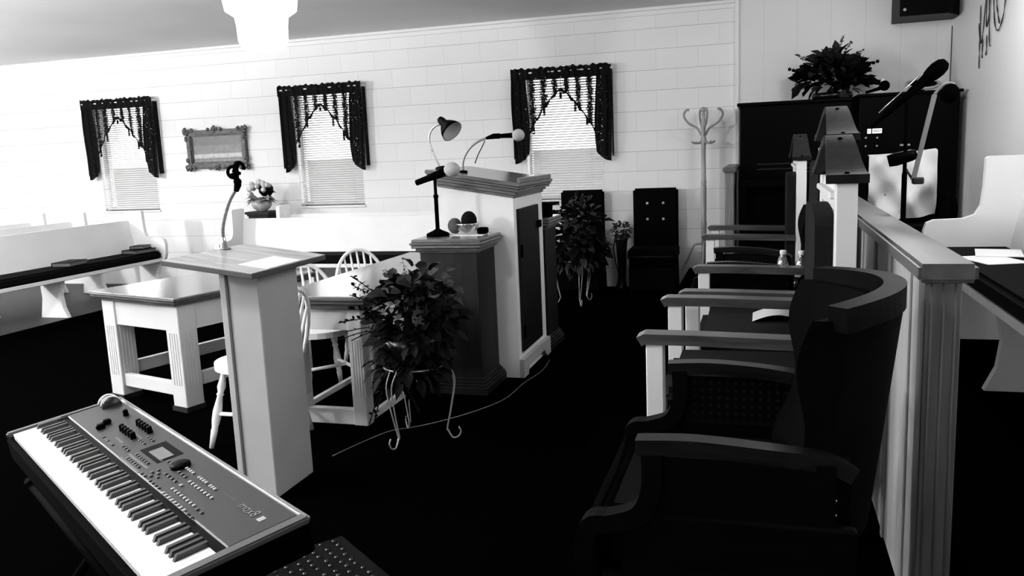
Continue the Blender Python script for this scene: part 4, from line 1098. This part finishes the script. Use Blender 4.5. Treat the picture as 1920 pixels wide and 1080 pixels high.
for i in range(51):
    if pat[i % 7]:
        x = kx0+(i+1)*kw
        m = MB(); m.prism([(.076, -.004), (.150, -.004), (.150, .008), (.084, .008)], x-.0058, x+.0058, 'YZ'); m.build('black_key', 'keyb', t)
def btns(n, u0, u1, v, mat, w_=.0085, h_=.008):
    for k in range(n):
        u = u0+(u1-u0)*(k/(n-1) if n > 1 else 0)
        MB().box(u-w_/2, u+w_/2, v-h_/2, v+h_/2, 0, .004, .001).build('button', mat, t)
for nb in ((3, .334, .36, .192, 'btnd'), (3, .385, .41, .191, 'btnd'), (3, .43, .455, .19, 'btnd'), (3, .50, .545, .207, 'btnd'), (6, .602, .696, .212, 'btnd'), (6, .606, .698, .188, 'btnd'), (3, .50, .537, .253, 'btnd'), (3, .497, .539, .277, 'btnd'),
           (4, .832, .878, .267, 'btnl'), (4, .920, .967, .266, 'btnl'), (3, .996, 1.024, .265, 'btnl'), (8, .924, 1.063, .241, 'btnl'), (1, .924, .924, .219, 'btnl'), (8, .925, 1.065, .198, 'btnl'), (8, .927, 1.068, .174, 'btnl'), (2, 1.092, 1.118, .196, 'btnd'), (2, 1.096, 1.12, .172, 'btnd'),
           (4, .821, .886, .177, 'btnd'), (2, .752, .776, .178, 'btnd'), (1, .771, .771, .199, 'btnd'), (1, .791, .791, .189, 'btnd'), (1, .772, .772, .215, 'btnd'), (1, .795, .795, .207, 'btnd'), (1, .817, .817, .198, 'btnd'), (4, .815, .884, .219, 'btnd'), (3, .838, .882, .245, 'btnd'), (2, .74, .76, .252, 'btnd')):
    btns(*nb)
for (u0, u1, v) in ((.573, .732, .176), (.572, .73, .2), (.40, .47, .215), (.42, .49, .262), (.70, .715, .243)):
    MB().box(u0, u1, v-.003, v+.003, -.0005, .0006).build('printed_band', 'band', t)
for k in range(2):
    u = .045+.03*k
    w_ = MB(); w_.lathe([(0, -.007), (.03, -.007), (.031, 0), (.03, .007), (0, .007)], c=(u, .296, .0), axis=(1, 0, 0), n=24); o = w_.build('bender_wheel', 'keyb', t)
    MB().tube(arc((u-.008, .296, 0), .031, .2, PI-.2, 14, (0, 1, 0), (0, 0, 1)), .003, 6).build('wheel_rim', 'keyw', o)
for u, v in ((.243, .232), (.268, .207)): MB().box(u-.008, u+.012, v-.012, v+.014, 0, .016, .004).build('slider', 'black', t)
for (u, v) in [(.223, .297)]+[(.36+.025*k, .294) for k in range(5)]+[(.355+.026*k, .247) for k in range(5)]:
    MB().lathe([(0, 0), (.009, 0), (.0075, .018), (.006, .02), (0, .02)], c=(u, v, 0), n=12).build('knob', 'black', t)
m = MB(); m.box(.575, .72, .228, .30, -.001, .0005); m.build('screen_bezel', 'black', t)
MB().box(.615, .708, .240, .278, .0006, .002).build('screen', 'screen', t)
MB().lathe([(0, 0), (.026, 0), (.026, .008), (.02, .012), (0, .012)], c=(.80, .262, 0), n=24).build('dial', 'black', t)
mt = Matrix.Translation(Vector((1.20, .272, .0008)))
text_mesh('model_lettering', 'mox8', .036, 'kbdrim', t, mt)
MB().box(1.258, 1.276, .263, .281, .0, .001, .0004).build('emblem', 'btnl', t)
MB().box(1.06, 1.13, .2715, .2725, 0, .0005).build('printed_line', 'btnd', t)
# keyboard stand
ts = thing('keyboard_stand', 'black metal stand holding up the electronic keyboard', 'stand', (KO.x, KO.y, 0), a)
for u in (.25, 1.1):
    MB().tube([(u, -.10, .012), (u, .42, .585)], .014, 8).tube([(u, .42, .012), (u, -.0, .565)], .014, 8).build('leg', 'blackmat', ts)
MB().tube([(.2, .01, .545), (1.15, .01, .545)], .012, 8).tube([(.2, .30, .575), (1.15, .30, .575)], .012, 8).build('crossbar', 'blackmat', ts)

# studded mat at the bottom edge
t = thing('studded_mat', 'dark studded mat on the carpet beside the keyboard', 'mat', (-1.44, 2.27, 0), math.radians(-38))
MB().box(-.35, .35, -.2, .27, 0, .015, .004).build('mat_base', 'matdark', t)
b = MB(); r = random.Random(8)
for i in range(16):
    for j in range(10):
        b.ball((-.32+.043*i+r.uniform(-.006, .006), -.17+.043*j+r.uniform(-.006, .006), .015), .010, 6, (1, 1, .7))
tag(b.build('studs', 'studs', t), kind='stuff')
